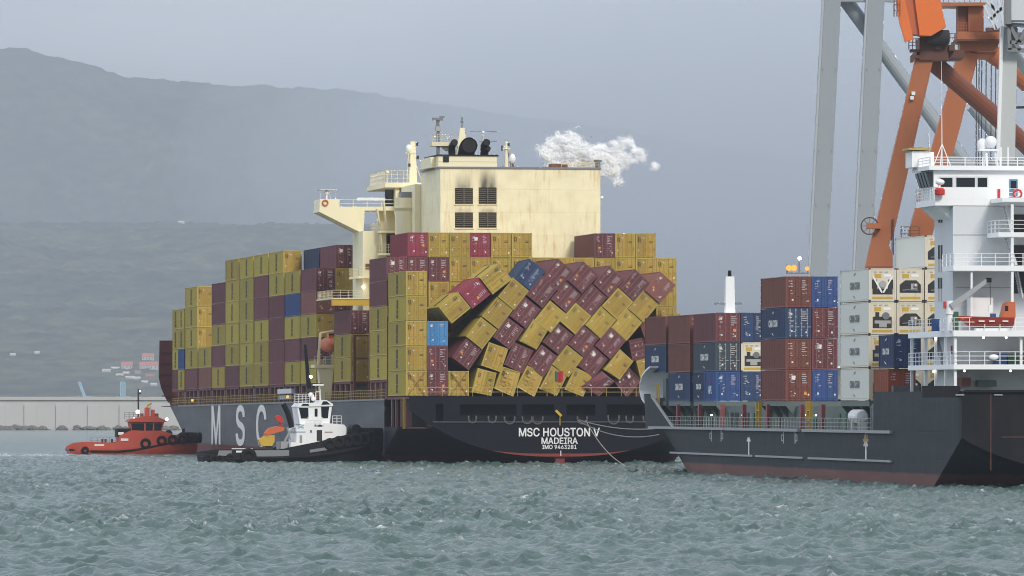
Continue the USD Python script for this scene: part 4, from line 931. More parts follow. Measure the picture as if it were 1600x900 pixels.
    # supporting column of the wing, with the balconies between it and the stair tower
    a, b = LS(567, 480, 47), LS(585, 361, 47)
    pc = obj(t, 'wing_support_tower', MB().box(a[0], b[0] + 1.5, 47, 54.5, zl, b[1]), M['cream'])
    for x, y in ((575, 416), ): 
        c = LS(x, y, 46.9); obj(pc, 'red_locker', MB().box(c[0] - .3, c[0] + .3, 46.7, 46.998, c[1] - .3, c[1] + .3), M['rusty'])
    obj(t, 'balcony_wall', MB().box(b[0] + 1.5, LS(640, 400, 52)[0], 52, 52.3, zl, LS(640, 328, 52)[1]), M['cream2'])
    obj(t, 'dark_doorway', MB().box(LS(598, 390, 51.9)[0], LS(613, 390, 51.9)[0], 51.85, 51.998, LS(600, 396, 52)[1], LS(600, 367, 52)[1]), M['dark'])
    for i, (y, x0, x1) in enumerate(((361, 594, 632), (396, 594, 632), (432, 560, 590))):
        a, b = LS(x0, y + 2.5, 45), LS(x1, y, 45)
        bl = obj(t, 'balcony', MB().box(a[0], b[0], 45, 52, a[1], a[1] + .25), M['cream'])
        obj(bl, 'balcony_rail', MB().rail([(a[0] + .05, 52, a[1] + .25), (a[0] + .05, 45.05, a[1] + .25), (b[0], 45.05, a[1] + .25)], 1.1, .9, .028, 3), M['cream2'])
    for p, q in (((590, 327), (595, 362)), ((600, 315), (605, 360)), ((595, 363), (597, 398))):
        a, b = LS(*p, 45.5), LS(*q, 45.5); lad = MB()
        for o in (0, .7): lad.beam((a[0], 45.5 + o, a[1]), (b[0], 45.5 + o, b[1]), .16)
        for k in range(9): 
            f = k / 9; lad.box(a[0] + (b[0] - a[0]) * f - .1, a[0] + (b[0] - a[0]) * f + .1, 45.5, 46.2, a[1] + (b[1] - a[1]) * f, a[1] + (b[1] - a[1]) * f + .05)
        obj(t, 'ladder', lad, M['cream2'])
    a, b = LS(556, 480, 54.6), LS(583, 440, 54.6)
    c = LS(568, 448, 46.5); obj(t, 'lit_lamp', MB().sphere((c[0], 46.6, c[1]), .2, 1), M['lampwhite'])
    # yellow girder platform on the port side
    a, b = LS(519, 477.5, 39.0), LS(580, 467.5, 39.0)
    yg = obj(t, 'yellow_platform_girder', MB().box(a[0], b[0], 38.9, 39.6, a[1], b[1]), M['yellow'])
    obj(yg, 'platform_deck', MB().box(a[0], b[0], 38.8, 51, b[1] + .002, b[1] + .15), M['cream2'])
    obj(yg, 'rail', MB().rail([(a[0] + .05, 50, b[1] + .15), (a[0] + .05, 38.9, b[1] + .15), (b[0], 38.9, b[1] + .15)], .95, 1.0, .025, 3), M['cream2'])
    # davit, cream pedestal
    a, b = LS(497, 605, 58), LS(519, 575, 58)
    dv = obj(t, 'davit_pedestal', MB().beam(((a[0] + b[0]) / 2, 58, 7.6), ((a[0] + b[0]) / 2, 58, b[1]), 1.2, 1.4, w2=1.9, h2=1.6).box(a[0] - .6, b[0] + .5, 57, 60, b[1] + .003, b[1] + .4), M['cream2'])
    c = LS(508, 540, 58)
    obj(dv, 'davit_arm', MB().beam((c[0] - .9, 58, b[1] + .4), (c[0] - .6, 58, c[1] + 1.6), .28).beam((c[0] + 1.0, 58, b[1] + .4), (c[0] + 1.0, 58, c[1] - .4), .25).beam((c[0] - .6, 58, c[1] + 1.6), (c[0] + 1.1, 58, c[1] + 1.9), .2), M['cream2'])
    obj(dv, 'rail', MB().rail([(a[0] - .6, 57, b[1] + .4), (b[0] + .4, 57, b[1] + .4)], 1.0, .7, .025, 3), M['cream2'])
    obj(dv, 'winch', MB().lathe([(0, 0), (.5, 0), (.5, 1), (0, 1)], 12, T(c[0] + .2, 57.2, b[1] + .9) @ R('x', -90)), M['grey'])
    c = LS(518.5, 538, 56)
    lbm = MB().lathe([(0.02, -3.6), (.55, -3.3), (.9, -2.2), (1.02, 0), (.9, 2.2), (.55, 3.3), (.02, 3.6)], 18, T(c[0], 57.5, c[1]) @ R('x', 90))
    lb = thing('lifeboat', 'enclosed orange lifeboat hung on the large ship port side', 'lifeboat', SHIP)
    obj(lb, 'hull', lbm, M['orange'], smooth=50)
    obj(lb, 'conning_hood', MB().box(c[0] - .5, c[0] + .5, 55.2, 56.8, c[1] + .8, c[1] + 1.4), M['orange'])
    obj(lb, 'window', MB().box(c[0] - .52, c[0] + .52, 55.18, 55.19, c[1] + 1.1, c[1] + 1.3), M['glass'])
def casing_material(rs):
    n = {'tc': ('texture_coordinate', {}), 's': ('separate_xyz', {}), 'm2': ('mapping', {'scale': (2.3, 2.3, .24)}), 'n2': ('noise_texture', {'scale': 1.2, 'detail': 8.0, 'roughness': .72}),
         'r2': ('rgb_ramp', {'ramp': [(.50, (0, 0, 0)), (.70, (.65, .65, .65))]}), 'n0': ('noise_texture', {'scale': .22, 'detail': 4.0}), 'r0': ('rgb_ramp', {'ramp': [(.38, (0, 0, 0)), (.60, (1, 1, 1))]}),
         'ru': ('math', {'math_type': 'multiply'}), 'n3': ('noise_texture', {'scale': .5, 'detail': 6.0}), 'r3': ('rgb_ramp', {'ramp': [(.3, (.82, .74, .49)), (.6, (.91, .84, .58)), (.8, (.88, .79, .52))]}),
         'cx': ('combine_xyz', {}), 'br': ('brick_texture', {'scale': 1.0, 'mortar_size': .03, 'mortar_smooth': .5, 'brick_width': 6.2, 'row_height': 2.75, 'color1': (1, 1, 1), 'color2': (.96, .96, .955), 'mortar': (.80, .79, .77)}), 'c5': ('mix_color', {'blend_type': 'multiply', 'fac': .7}), 'bu': ('bump', {'strength': .4, 'distance': .04, 'invert': True}), 'dn': ('noise_texture', {'scale': .6, 'detail': 2.0}), 'bq': ('bump', {'strength': .22, 'distance': .15}),
         'c1': ('mix_color', {'b': (.55, .27, .075)}), 'c2': ('mix_color', {'b': (.02, .018, .016)}),
         'sn': ('noise_texture', {'scale': .9, 'detail': 5.0}), 'sm': ('mapping', {'scale': (1.2, 1.2, .35)}), 'sr': ('rgb_ramp', {'ramp': [(.2, (.35, .35, .35)), (.65, (1, 1, 1))]}), 'sx': ('math', {'math_type': 'multiply'}),
         'p': ('principled_bsdf', {'roughness': .45, 'specular_ior_level': .35})}
    l = [('tc.object', 's.vector'), ('tc.object', 'm2.vector'), ('m2.vector', 'n2.vector'), ('n2.fac', 'r2.fac'), ('tc.object', 'n0.vector'), ('n0.fac', 'r0.fac'), ('r2.color', 'ru.value1'), ('r0.color', 'ru.value2'),
         ('tc.object', 'n3.vector'), ('n3.fac', 'r3.fac'), ('r3.color', 'c1.a'), ('ru.value', 'c1.fac'), ('c1.result', 'c2.a'), ('tc.object', 'sm.vector'), ('sm.vector', 'sn.vector'), ('sn.fac', 'sr.fac')]
    prev = None
    for i, (x0, z0, x1, z1) in enumerate(rs):
        k = (.75, 1.0, .35, .5)[i]; hgt = (2.2, 3.0, .9, .9)[i]
        n |= {f'a{i}': ('math', {'math_type': 'subtract', 'value2': (x0 + x1) / 2}), f'b{i}': ('math', {'math_type': 'absolute'}), f'w{i}': ('map_range', {'range_type': 'smoothstep', 'from_min': (x1 - x0) * .22, 'from_max': (x1 - x0) * .62, 'to_min': k, 'to_max': 0.0, 'clamp': True}),
              f'z{i}': ('map_range', {'range_type': 'smoothstep', 'from_min': z1 + .05, 'from_max': z1 + hgt, 'to_min': 1.0, 'to_max': 0.0, 'clamp': True}), f'y{i}': ('math', {'math_type': 'greater_than', 'value2': z0 + .3}), f'q{i}': ('math', {'math_type': 'multiply'}), f'v{i}': ('math', {'math_type': 'multiply'})}
        l += [('s.x', f'a{i}.value1'), (f'a{i}.value', f'b{i}.value1'), (f'b{i}.value', f'w{i}.value'), ('s.z', f'z{i}.value'), ('s.z', f'y{i}.value1'), (f'w{i}.result', f'q{i}.value1'), (f'z{i}.result', f'q{i}.value2'), (f'q{i}.value', f'v{i}.value1'), (f'y{i}.value', f'v{i}.value2')]
        if prev:
            n[f'm{i}x'] = ('math', {'math_type': 'maximum'}); l += [(prev, f'm{i}x.value1'), (f'v{i}.value', f'm{i}x.value2')]; prev = f'm{i}x.value'
        else: prev = f'v{i}.value'
    l += [(prev, 'sx.value1'), ('sr.color', 'sx.value2'), ('sx.value', 'c2.fac'), ('c2.result', 'c5.a'), ('s.x', 'cx.x'), ('s.z', 'cx.y'), ('cx.vector', 'br.vector'), ('br.color', 'c5.b'), ('c5.result', 'p.base_color'), ('br.fac', 'bu.height'), ('tc.object', 'dn.vector'), ('dn.fac', 'bq.height'), ('bq.normal', 'bu.normal'), ('bu.normal', 'p.normal')]
    return usdkit.material(stage, LK + 'stained_cream_casing', n, l, surface='p.BSDF')
M['girder'] = paint('dark_grey_girder', (.085, .09, .095), dirt=.4)
M['red_boot'] = paint('red_boot_topping', (.22, .022, .02), rust=.2, dirt=.4)
M['flag_green'] = paint('flag_green', (.03, .12, .06), dirt=.1); M['flag_red'] = paint('flag_red', (.45, .02, .025), dirt=.1)
M['sooty'] = paint('sooty_louvre', (.14, .115, .085), dirt=.6, dirtc=(.05, .05, .05)); M['rusty'] = paint('rusty_steel', (.20, .085, .05), rust=.8, rough=.7)
large_ship()
# lashing rods crossed on the doors of the two lowest yellow containers at the stern
for i, (c, lab) in enumerate(((0, 'crossed lashing rods on the port yellow container at the stern'), (2, 'crossed lashing rods on the lone yellow container, stern'))):
    mb = MB()
    mb.beam((c * PX + .2, -.12, 8.0), (c * PX + 2.2, -.12, 10.7), .06).beam((c * PX + 2.2, -.16, 8.0), (c * PX + .2, -.16, 10.7), .06)
    single('lashing_rods', mb, M['rusty'], lab, 'lashing rods', SHIP, 'lashing rods at the stern', kind='stuff')
# ---------------------------------------------------------------- the near ship
def LN(x, y, u): return locate(NEAR, x, y, u)
NB, NC = 12.0, 11.2
def near_hb(u, z):
    f = 1.0
    u0 = np.interp(z, [0, 4.5, 8], [76, 94, 105]); L = np.interp(z, [-2, 0, 4.5, 8], [108, 108, 116, 122])
    if u > u0: f = max(.02, 1 - min(1, (u - u0) / (L - u0)) ** 2.5)
    if u < -22:
        k = (-22 - u) / 18; zb = -3 + 4.2 * k ** 1.2; ze = -2.9 + 5.4 * k
        f *= np.clip((z - zb) / max(.3, ze - zb + 1.6 * k), 0, 1) ** .45
    return NB * f
def near_ship():
    t = thing('feeder_ship', 'near dark grey container ship with white deckhouse, moored at right', 'container ship', NEAR)
    us = np.r_[np.linspace(-40, -20, 24), np.linspace(-15, 70, 10), np.linspace(74, 122, 46)]
    h = loft(us, np.linspace(-2, 4.5, 20), near_hb, NC)
    q = loft(us[us < -5], np.linspace(4.5, 8.0, 5), near_hb, NC); h.add(np.vstack(q.V), np.vstack(q.F))
    q = loft(us[us > 103.5], np.linspace(4.5, 8.0, 6), near_hb, NC); h.add(np.vstack(q.V), np.vstack(q.F))
    hp = obj(t, 'hull', h, M['near_hull'], smooth=40)
    # transom
    zz = np.linspace(-1.2, 8.0, 30)
    pl = [(NC - near_hb(-40, z), z) for z in zz if near_hb(-40, z) > .3]; pl = pl + [(2 * NC - a, z) for a, z in pl[::-1]]
    tp = obj(t, 'transom', MB().prism(pl, -40.06, -40.0), M['black'])
    obj(tp, 'rusty_panel_seam', MB().box(1.6, 1.66, -40.09, -40.061, 1.5, 7.8).box(2.5, 21, -40.09, -40.061, 4.2, 4.26), M['crane_brown'], kind='stuff')
    obj(t, 'main_deck', MB().box(-.75, 23.1, -4.9, 103.4, 4.40, 4.50), M['greengrey'])
    obj(t, 'poop_deck', MB().box(-.7, 23.0, -39.9, -5.2, 7.0, 7.1), M['greengrey'])
    obj(t, 'poop_bulkhead', MB().box(-.6, 23, -5.2, -4.95, 4.501, 7.999), M['near_hull'])
    pv = -.8
    # rub rails
    for (ua, ub) in ((-13.5, 24.5), (26.3, 62), (62.4, 104)):
        obj(hp, 'rub_rail', MB().box(pv - .28, pv - .004, ua, ub, 4.40, 4.66), M['offgrey'])
    for (ua, ub) in ((-13.5, 22), (24.5, 47), (48.3, 92)):
        obj(hp, 'rub_rail', MB().box(pv - .2, pv - .004, ua, ub, 1.92, 2.10), M['offgrey'])
    # painted marks
    def mark(px_, py, fn, mat, name='hull_mark'):
        # where the port side shows at this pixel
        kx = (px_ - HX) / FPX; A, o = NEAR[:3, :3], NEAR[:3, 3]
        p0 = o + A[:, 0] * pv; u = (kx * p0[1] - p0[0]) / (A[0, 1] - kx * A[1, 1]); Y = p0[1] + A[1, 1] * u
        z = EYE + (HY - py) / FPX * Y; mb = MB()
        for (a0, a1, z0, z1) in fn: mb.box(pv - .018, pv - .006, u + a0, u + a1, z + z0, z + z1)
        obj(hp, name, mb, M[mat])
    arrow = [(-.28, .28, -.75, .55), (-.9, .9, .55, .75), (-.55, .55, .75, .95)]
    bar = lambda s: [(-.2, .2, -.55, .55)] + [(s * .5 - .5, s * .5 + .5, .2, .32), (s * .5 - .5, s * .5 + .5, -.32, -.2), (s * .9 - .15, s * .9 + .15, -.32, .32)]
    for x, y, s in ((1112, 681, 1), (1127, 681, -1), (1224.5, 684, 1), (1242.5, 684, -1)): mark(x, y, bar(s), 'grey_light')
    mark(1170, 699, arrow, 'white_mark'); mark(1353, 707, arrow, 'white_mark')
    mark(1353, 688, [(-.2, .2, -.8, .8), (-1.1, 1.1, -.1, .12), (-.7, -.45, -.5, .5), (.45, .7, -.5, .5)], 'dullyellow')
    # side structure under the containers
    obj(t, 'side_coaming', MB().box(1.0, 21.4, -4.8, 97, 4.502, 6.75), M['greengrey'])
    for ub, L_ in ((0, CL), (37, CL), (72, CL), (86, CL), (99.6, 3.2)):
        obj(t, 'hatch_cover', MB().box(.05, 22.2, ub + .05, ub + L_, 6.755, 7.225), M['greengrey'])
        for q in np.arange(0, L_, 3.9):
            obj(t, 'bracket', MB().prism([(.02, 6.75), (1.0, 6.75), (1.0, 5.6)], ub + q, ub + q + .25, 'xz'), M['greengrey'])
    for u in (19.5, 29, 45, 57, 68, 80, 92): obj(t, 'red_pillar', MB().box(-.2, .15, u, u + .7, 4.502, 6.9), M['redpillar'])
    for u in (24.6, 48.5): obj(t, 'yellow_ladder_frame', MB().box(-.3, .0, u, u + .18, 4.5, 7.2).box(-.3, .0, u + 1.4, u + 1.6, 4.5, 7.2).box(-.25, -.05, u + .18, u + 1.4, 5.4, 5.5).box(-.25, -.05, u + .18, u + 1.4, 6.3, 6.4), M['yellow'])
    rr = random.Random(4)
    for u in np.arange(14, 95, 2.7):
        if rr.random() < .62: obj(t, 'deck_opening', MB().box(.93, .997, u, u + rr.uniform(.7, 1.9), 4.7, 6.1), M['green' if rr.random() < .5 else 'dark'])
    rl = MB(); rl.rail([(-.7, -4, 4.52), (-.7, 103, 4.52)], 1.15, 1.4, .024, 3)
    obj(t, 'deck_rail', rl, M['grey_light'])
    for x in (1112, 1160, 1260, 1275):
        a = LN(x, 648, 40); k = (x - HX) / FPX; A, o = NEAR[:3, :3], NEAR[:3, 3]; p0 = o + A[:, 0] * .6
        u = (k * p0[1] - p0[0]) / (A[0, 1] - k * A[1, 1]); Y = p0[1] + A[1, 1] * u
        obj(t, 'deck_lamp', MB().sphere((.6, u, EYE + (HY - 648.5) / FPX * Y), .10, 1), M['lampwhite'])
    obj(t, 'liferaft_canister', MB().lathe([(0, 0), (.5, .05), (.62, .3), (.62, 3.4), (.5, 3.7), (0, 3.75)], 14, T(-.1, 2.2, 5.85) @ R('x', -90)).box(-.5, .3, 2.4, 2.7, 4.5, 5.4).box(-.5, .3, 5.0, 5.3, 4.5, 5.4), M['white'])
    obj(t, 'deck_pipe', MB().tube([(-.2, -2.0, 4.5), (-.2, -2.0, 6.6), (-.1, -3.4, 7.2)], .1, 6).tube([(-.2, -2.7, 4.5), (-.2, -2.7, 6.6), (-.1, -4.1, 7.2)], .1, 6), M['offgrey'])
    # forecastle with its curved white bow shield and grey locker
    prof = [(107.08, 7.0), (108.88, 7.45), (110.032, 8.26), (109.888, 9.16), (108.592, 9.97), (106.432, 10.51), (103.984, 10.87)]
    prof2 = [(107.08, 7.135), (108.736, 7.585), (109.852, 8.35), (109.708, 9.07), (108.52, 9.79), (106.36, 10.33), (103.984, 10.69)]
    obj(t, 'bow_shield', MB().prism(prof + prof2[::-1], -.9, 22.9, 'yz'), M['white'])
    fb = obj(t, 'bow_bulwark', MB().prism([(90.5, 4.45), (106.5, 4.45), (107.5, 8.0), (103.0, 7.7)], -.86, -.74, 'yz'), M['near_hull'])
    obj(fb, 'bulwark_edge', MB().beam((-.84, 90.5, 4.5), (-.84, 103.0, 7.75), .22, .18), M['grey_light'])
    obj(t, 'forecastle_deck', MB().box(.3, 22, 103.4, 112, 7.4, 7.5), M['greengrey'])
    obj(t, 'forecastle_locker', MB().box(.4, 2.6, 101.6, 103.3, 4.502, 9.6).box(-.3, .39, 102.2, 103.3, 4.502, 7.6), M['greengrey'])
    for q in (0, 1.0): obj(t, 'forecastle_ladder', MB().beam((-.5 + q * .0, 100.2 + q, 4.5), (-.3, 102.0 + q, 9.0), .14), M['yellow'])
    # foremast, behind the forward containers
    a, b = LN(1140, 492, 100), LN(1140, 432, 100); c = a[0]
    fm = obj(t, 'foremast', MB().beam((c, 100, 7), (c, 100, b[1]), 1.5, 1.1, w2=.85, h2=.7), M['white'])
    obj(fm, 'mast_top_lamp', MB().tube([(c, 100, b[1]), (c, 100, b[1] + .6)], .18, 8), M['black'])
    z = LN(1140, 475, 100)[1]
    obj(fm, 'lamp_arm', MB().beam((c - 1.1, 99.8, z), (c + 1.0, 99.8, z), .1).box(c - 1.6, c - .6, 99.6, 100.1, z - .05, z + .14).box(c + .55, c + 1.25, 99.6, 100.1, z - .05, z + .14), M['grey'])
    obj(fm, 'mast_foot_house', MB().box(c - 1.6, c + 1.7, 99, 101, 7, LN(1140, 489, 99)[1]), M['white'])
    # ---------------------------------------------- deckhouse
    def F(name, x0, y0, x1, y1, u, d, mat, par=t, label=None):
        a, b = LN(x0, y1, u), LN(x1, y0, u)
        return obj(par, name, MB().box(a[0], b[0], u, u + d, a[1], b[1]), M[mat], label)
    ua = -30.0; va = LN(1489, 400, ua)[0]; zt = LN(1489, 322, ua)[1]
    dh = obj(t, 'deckhouse', MB().box(va, 21.5, ua, -23, 7.101, zt), M['offwhite'])
    for x0, y0, y1 in ((1467.6, 332, 348), (1471.2, 332, 348), (1467.2, 383, 405), (1471.2, 383, 405), (1467, 434, 451), (1470.8, 434, 451)):
        k = (x0 - HX) / FPX; A, o = NEAR[:3, :3], NEAR[:3, 3]; p0 = o + A[:, 0] * va; u = (k * p0[1] - p0[0]) / (A[0, 1] - k * A[1, 1]); Y = p0[1] + A[1, 1] * u
        z0, z1 = EYE + (HY - y1) / FPX * Y, EYE + (HY - y0) / FPX * Y
        obj(dh, 'slot_window', MB().box(va - .012, va + .01, u - .35, u + .35, z0, z1), M['dark'])
        if y0 > 370: obj(dh, 'rust_streak', MB().box(va - .006, va + .01, u - .22, u + .2, z0 - 1.1, z0 - .003), M['ruststain'])
    for y in (367, 421): 
        z = LN(1489, y, ua)[1]; obj(dh, 'deck_seam', MB().box(va - .02, 21.5, ua - .02, ua - .001, z - .03, z + .03), M['offgrey'])
    # bridge deck and bulwark
    zb0, zb1 = LN(1461, 321, ua)[1], LN(1461, 292.5, ua)[1]; vb = LN(1461, 310, ua)[0]; vend = 24.2
    bd = obj(t, 'bridge_deck', MB().box(vb, vend, ua, -22.5, zb0, zb0 + .5).prism([(vb + .3, zb0 - .003), (va + .5, zb0 - 1.5), (va + .5, zb0 - .003)], ua + 1.0, -23, 'xz'), M['white'])
    vr = LN(1566, 300, ua)[0]
    obj(bd, 'bridge_bulwark', MB().box(vb, vr, ua, ua + .12, zb0 + .502, zb1), M['white'])
    obj(bd, 'wing_rail', MB().rail([(vb + .05, ua + .3, zb0 + .5), (vb + .05, -22.6, zb0 + .5), (vb + 3, -22.6, zb0 + .5)], zb1 - zb0 - .5, .9, .03, 4), M['white'])
    obj(bd, 'bridge_rail', MB().rail([(vr + .1, ua + .1, zb0 + .5), (vend, ua + .1, zb0 + .5)], zb1 - zb0 - .6, 1.0, .03, 3), M['white'])
    uw = ua + 1.6; vw = LN(1459, 285, uw)[0]; zr0, zr1 = LN(1489, 266, uw)[1], LN(1489, 259, uw)[1]
    wh = obj(t, 'wheelhouse', MB().box(vw, 22.6, uw, -23.4, zb0 + .502, zr0), M['white'])
    for x0, x1 in ((1469, 1488), (1494, 1523), (1527.5, 1542)):
        a, b = LN(x0, 292, uw), LN(x1, 278, uw)
        wf = obj(wh, 'window_frame', MB().box(a[0] - .12, b[0] + .12, uw - .05, uw - .002, a[1] - .12, b[1] + .12), M['offwhite'])
        obj(wf, 'pane', MB().box(a[0], b[0], uw - .07, uw - .052, a[1], b[1]), M['glass'])
    a, b = LN(1577, 313, uw), LN(1590, 280, uw)
    dr = obj(wh, 'door', MB().box(a[0], b[0], uw - .06, uw - .002, a[1], b[1]), M['bluedoor'])
    obj(dr, 'door_pane', MB().box(a[0] + .12, b[0] - .12, uw - .08, uw - .062, (a[1] + b[1]) / 2, b[1] - .15), M['glass'])
    for i in range(4):
        u0 = -28.2 + i * 1.15
        obj(wh, 'side_pane', MB().add([(vw - .25, u0, zb1 + .1), (vw - .25, u0 + .8, zb1 + .1), (vw - .6, u0 + .95, zr0 - .15), (vw - .6, u0 + .15, zr0 - .15)] + [(vw - .1, u0, zb1 + .1), (vw - .1, u0 + .8, zb1 + .1), (vw - .1, u0 + .95, zr0 - .15), (vw - .1, u0 + .15, zr0 - .15)], [(0, 3, 2, 1), (4, 5, 6, 7), (0, 1, 5, 4), (1, 2, 6, 5), (2, 3, 7, 6), (3, 0, 4, 7)]), M['glass'])
    ro = obj(t, 'bridge_roof', MB().box(vw - .5, 23, uw - .5, -22.4, zr0 + .002, zr1).box(vw - 1.0, vw + .9, -24.5, -22.0, zr1 + .002, zr1 + 1.3), M['white'])
    obj(ro, 'roof_rail', MB().rail([(vw - .4, -23, zr1), (vw - .4, uw - .4, zr1), (23, uw - .4, zr1)], LN(1500, 246, uw)[1] - zr1, 1.5, .035, 3), M['white'])
    obj(ro, 'roof_dark_gear', MB().box(vw + 2.0, vw + 3.0, -26, -25, zr1, zr1 + .9).box(vw + 5.5, vw + 8.2, -26, -25, zr1, zr1 + .6), M['grey'])
    obj(ro, 'awning_frame', MB().box(vw - 1.3, vw + .6, -24.8, -22, zr1 + 1.45, zr1 + 1.62), M['dullyellow'])
    c = LN(1472, 246, -27); ct = LN(1471, 96, -27)
    an = obj(t, 'whip_aerial', MB().tube([(c[0], -27, zr1), (ct[0], -27, ct[1])], .045, 5, r2=.02), M['white'])
    z2 = LN(1472, 225, -27)[1]
    for dx, dy in ((-.75, 0), (.75, 0), (0, .7)): obj(an, 'aerial_leg', MB().beam((c[0] + dx, -27 + dy, zr1), (c[0], -27, z2), .06), M['white'])
    c = LN(1452, 246, -24); ct = LN(1452, 205, -24); obj(t, 'short_aerial', MB().tube([(c[0], -24, zr1), (c[0], -24, ct[1])], .03, 5), M['white'])
    c = LN(1548, 222, -27); 
    rd = obj(t, 'satellite_dome', MB().sphere((c[0], -27, c[1]), .52, 2).sphere((c[0] - .65, -26.6, c[1] - .2), .42, 2, (1, 1, 1.25)), M['white'], smooth=True)
    obj(rd, 'dome_tower', MB().beam((c[0] - .4, -27.3, zr1), (c[0] - .4, -27, c[1] - .6), .16).beam((c[0] + .5, -27.3, zr1), (c[0] + .3, -27, c[1] - .6), .16).beam((c[0] - .5, -26.5, zr1), (c[0] - .5, -26.7, c[1] - .6), .14).box(c[0] - 1, c[0] + .6, -27.4, -26.4, c[1] - .75, c[1] - .6), M['white'])
    for x in (1564, 1575): 
        c = LN(x, 246, -28); obj(ro, 'roof_post', MB().beam((c[0], -28, zr1), (c[0], -28, zr1 + 1.6), .1), M['white'])
    a, b = LN(1461.5, 306, ua - .4), LN(1475, 293, ua - .4)
    rc = obj(t, 'red_covered_drum', MB().lathe([(0, 0), (.4, .02), (.44, .1), (.44, .45), (.3, .6), (0, .62)], 14, T((a[0] + b[0]) / 2, ua - .42, a[1] + .05)), M['red'])
    obj(rc, 'white_searchlight', MB().sphere(((a[0] + b[0]) / 2 + .05, ua - .3, b[1] + .45), .32, 2, (1.2, 1, .8)).box((a[0] + b[0]) / 2 - .1, (a[0] + b[0]) / 2 + .1, ua - .4, ua - .2, b[1] - .2, b[1] + .3), M['white'])
    c = LN(1561, 302, ua - .1); obj(bd, 'fire_extinguisher', MB().box(c[0] - .1, c[0] + .1, ua - .15, ua - .003, c[1] - .45, c[1] + .35), M['red'])
    c = LN(1590, 303, ua - .1); obj(bd, 'lifebuoy', MB().torus((c[0], ua - .1, c[1]), .34, .09, 'y', 18, 8), M['red'])
    # balconies and stairs down the right
    px_ = LN(1581.5, 330, ua - 4); obj(t, 'tall_post', MB().beam((px_[0], ua - 4, zb0), (px_[0], ua - 4, LN(1581, 519, ua - 4)[1]), .22), M['white'])
    for x0, y0, y1 in ((1560, 363, 370), (1489.5, 415, 423)):
        a, b = LN(x0, y1, ua - 4.2), LN(1610, y0, ua - 4.2)
        bl = obj(t, 'balcony_deck', MB().box(a[0], 23.5, ua - 4.2, ua - .01, a[1], b[1]), M['white'])
        obj(bl, 'balcony_rail', MB().rail([(a[0] + .05, ua, b[1]), (a[0] + .05, ua - 4.15, b[1]), (23.4, ua - 4.15, b[1])], 1.0, 1.2, .028, 3), M['white'])
    z = LN(1500, 320, ua - 2)[1]
    obj(t, 'bridge_wing_deck', MB().box(LN(1566, 318, ua - 4.2)[0], 23.5, ua - 4.2, ua - .01, zb0 + .2, zb0 + .55), M['white'])
    for (xa, ya, xb, yb) in ((1572, 322, 1580, 361), (1575, 372, 1588, 414), (1590, 425, 1598, 466)):
        a, b = LN(xa, ya, ua - 2), LN(xb, yb, ua - 2); lad = MB()
        for o in (0, .8): lad.beam((a[0], ua - 2 + o, a[1]), (b[0], ua - 2 + o, b[1]), .1, .2)
        for k in range(11): f = k / 11; lad.box(a[0] + (b[0] - a[0]) * f - .12, a[0] + (b[0] - a[0]) * f + .12, ua - 2, ua - 1.2, a[1] + (b[1] - a[1]) * f, a[1] + (b[1] - a[1]) * f + .04)
        obj(t, 'stairway', lad, M['offwhite'])
    for x in (1592, ): 
        for y in (352, 400, 440): 
            c = LN(x, y, ua - .1); obj(dh, 'cabin_door', MB().box(c[0] - .45, c[0] + .45, ua - .08, ua - .003, c[1] - 1.0, c[1] + .9), M['dark'])
    z = LN(1520, 449, ua)[1]; obj(dh, 'wall_rail', MB().box(va + .2, LN(1580, 449, ua)[0], ua - .2, ua - .15, z - .03, z + .03), M['offgrey'])
    c = LN(1518, 423, ua - 3.9); d = LN(1518, 516, ua - 3.9); c1 = LN(1518, 423, ua - 4)[0]
    obj(t, 'balcony_post', MB().beam((c[0], ua - 3.9, c[1]), (c[0], ua - 3.9, d[1]), .16), M['white'])
    # lower decks with their white edges
    for y0, y1 in ((516.5, 525.5), (569.5, 577)):
        a, b = LN(1490, y1, -35), LN(1610, y0, -35); vv = -.5 if y0 < 550 else -.55
        dk = obj(t, 'white_edged_deck', MB().box(a[0], 23.2, -35, -17.5, a[1], b[1]), M['white'])
        obj(dk, 'deck_rail', MB().rail([(a[0] + .06, -17.6, b[1]), (a[0] + .06, -34.95, b[1]), (23, -34.95, b[1])], 1.05, 1.3, .028, 3), M['white'])
    d1, d2 = LN(1500, 577, -35)[1], LN(1500, 525.5, -35)[1]; dt = LN(1500, 516.5, -35)[1]; p1 = LN(1500, 569.5, -35)[1]
    v0 = LN(1490, 577, -35)[0]
    obj(t, 'inner_house', MB().box(3.4, 21, -29.8, -19, 7.102, d1 - .003).box(3.4, 21, -29.8, -19, p1 + .003, d2 - .003), M['offwhite'])
    for u in (-34.6, -31.0, -27.2, -23.5, -18):
        obj(t, 'deck_post', MB().box(v0 + .12, v0 + .34, u - .11, u + .11, 8.0, d1 - .003).box(v0 + .12, v0 + .34, u - .11, u + .11, p1 + .003, d2 - .003), M['white'])
    for v in (5.5, 10.2): obj(t, 'deck_post', MB().box(v - .1, v + .1, -34.6, -34.4, p1 + .003, d2 - .003), M['white'])
    obj(t, 'stairway', MB().beam((v0 + 1.1, -27.6, p1), (v0 + 1.1, -24.2, d2), .9, .12), M['offgrey'])
    ui = -29.8
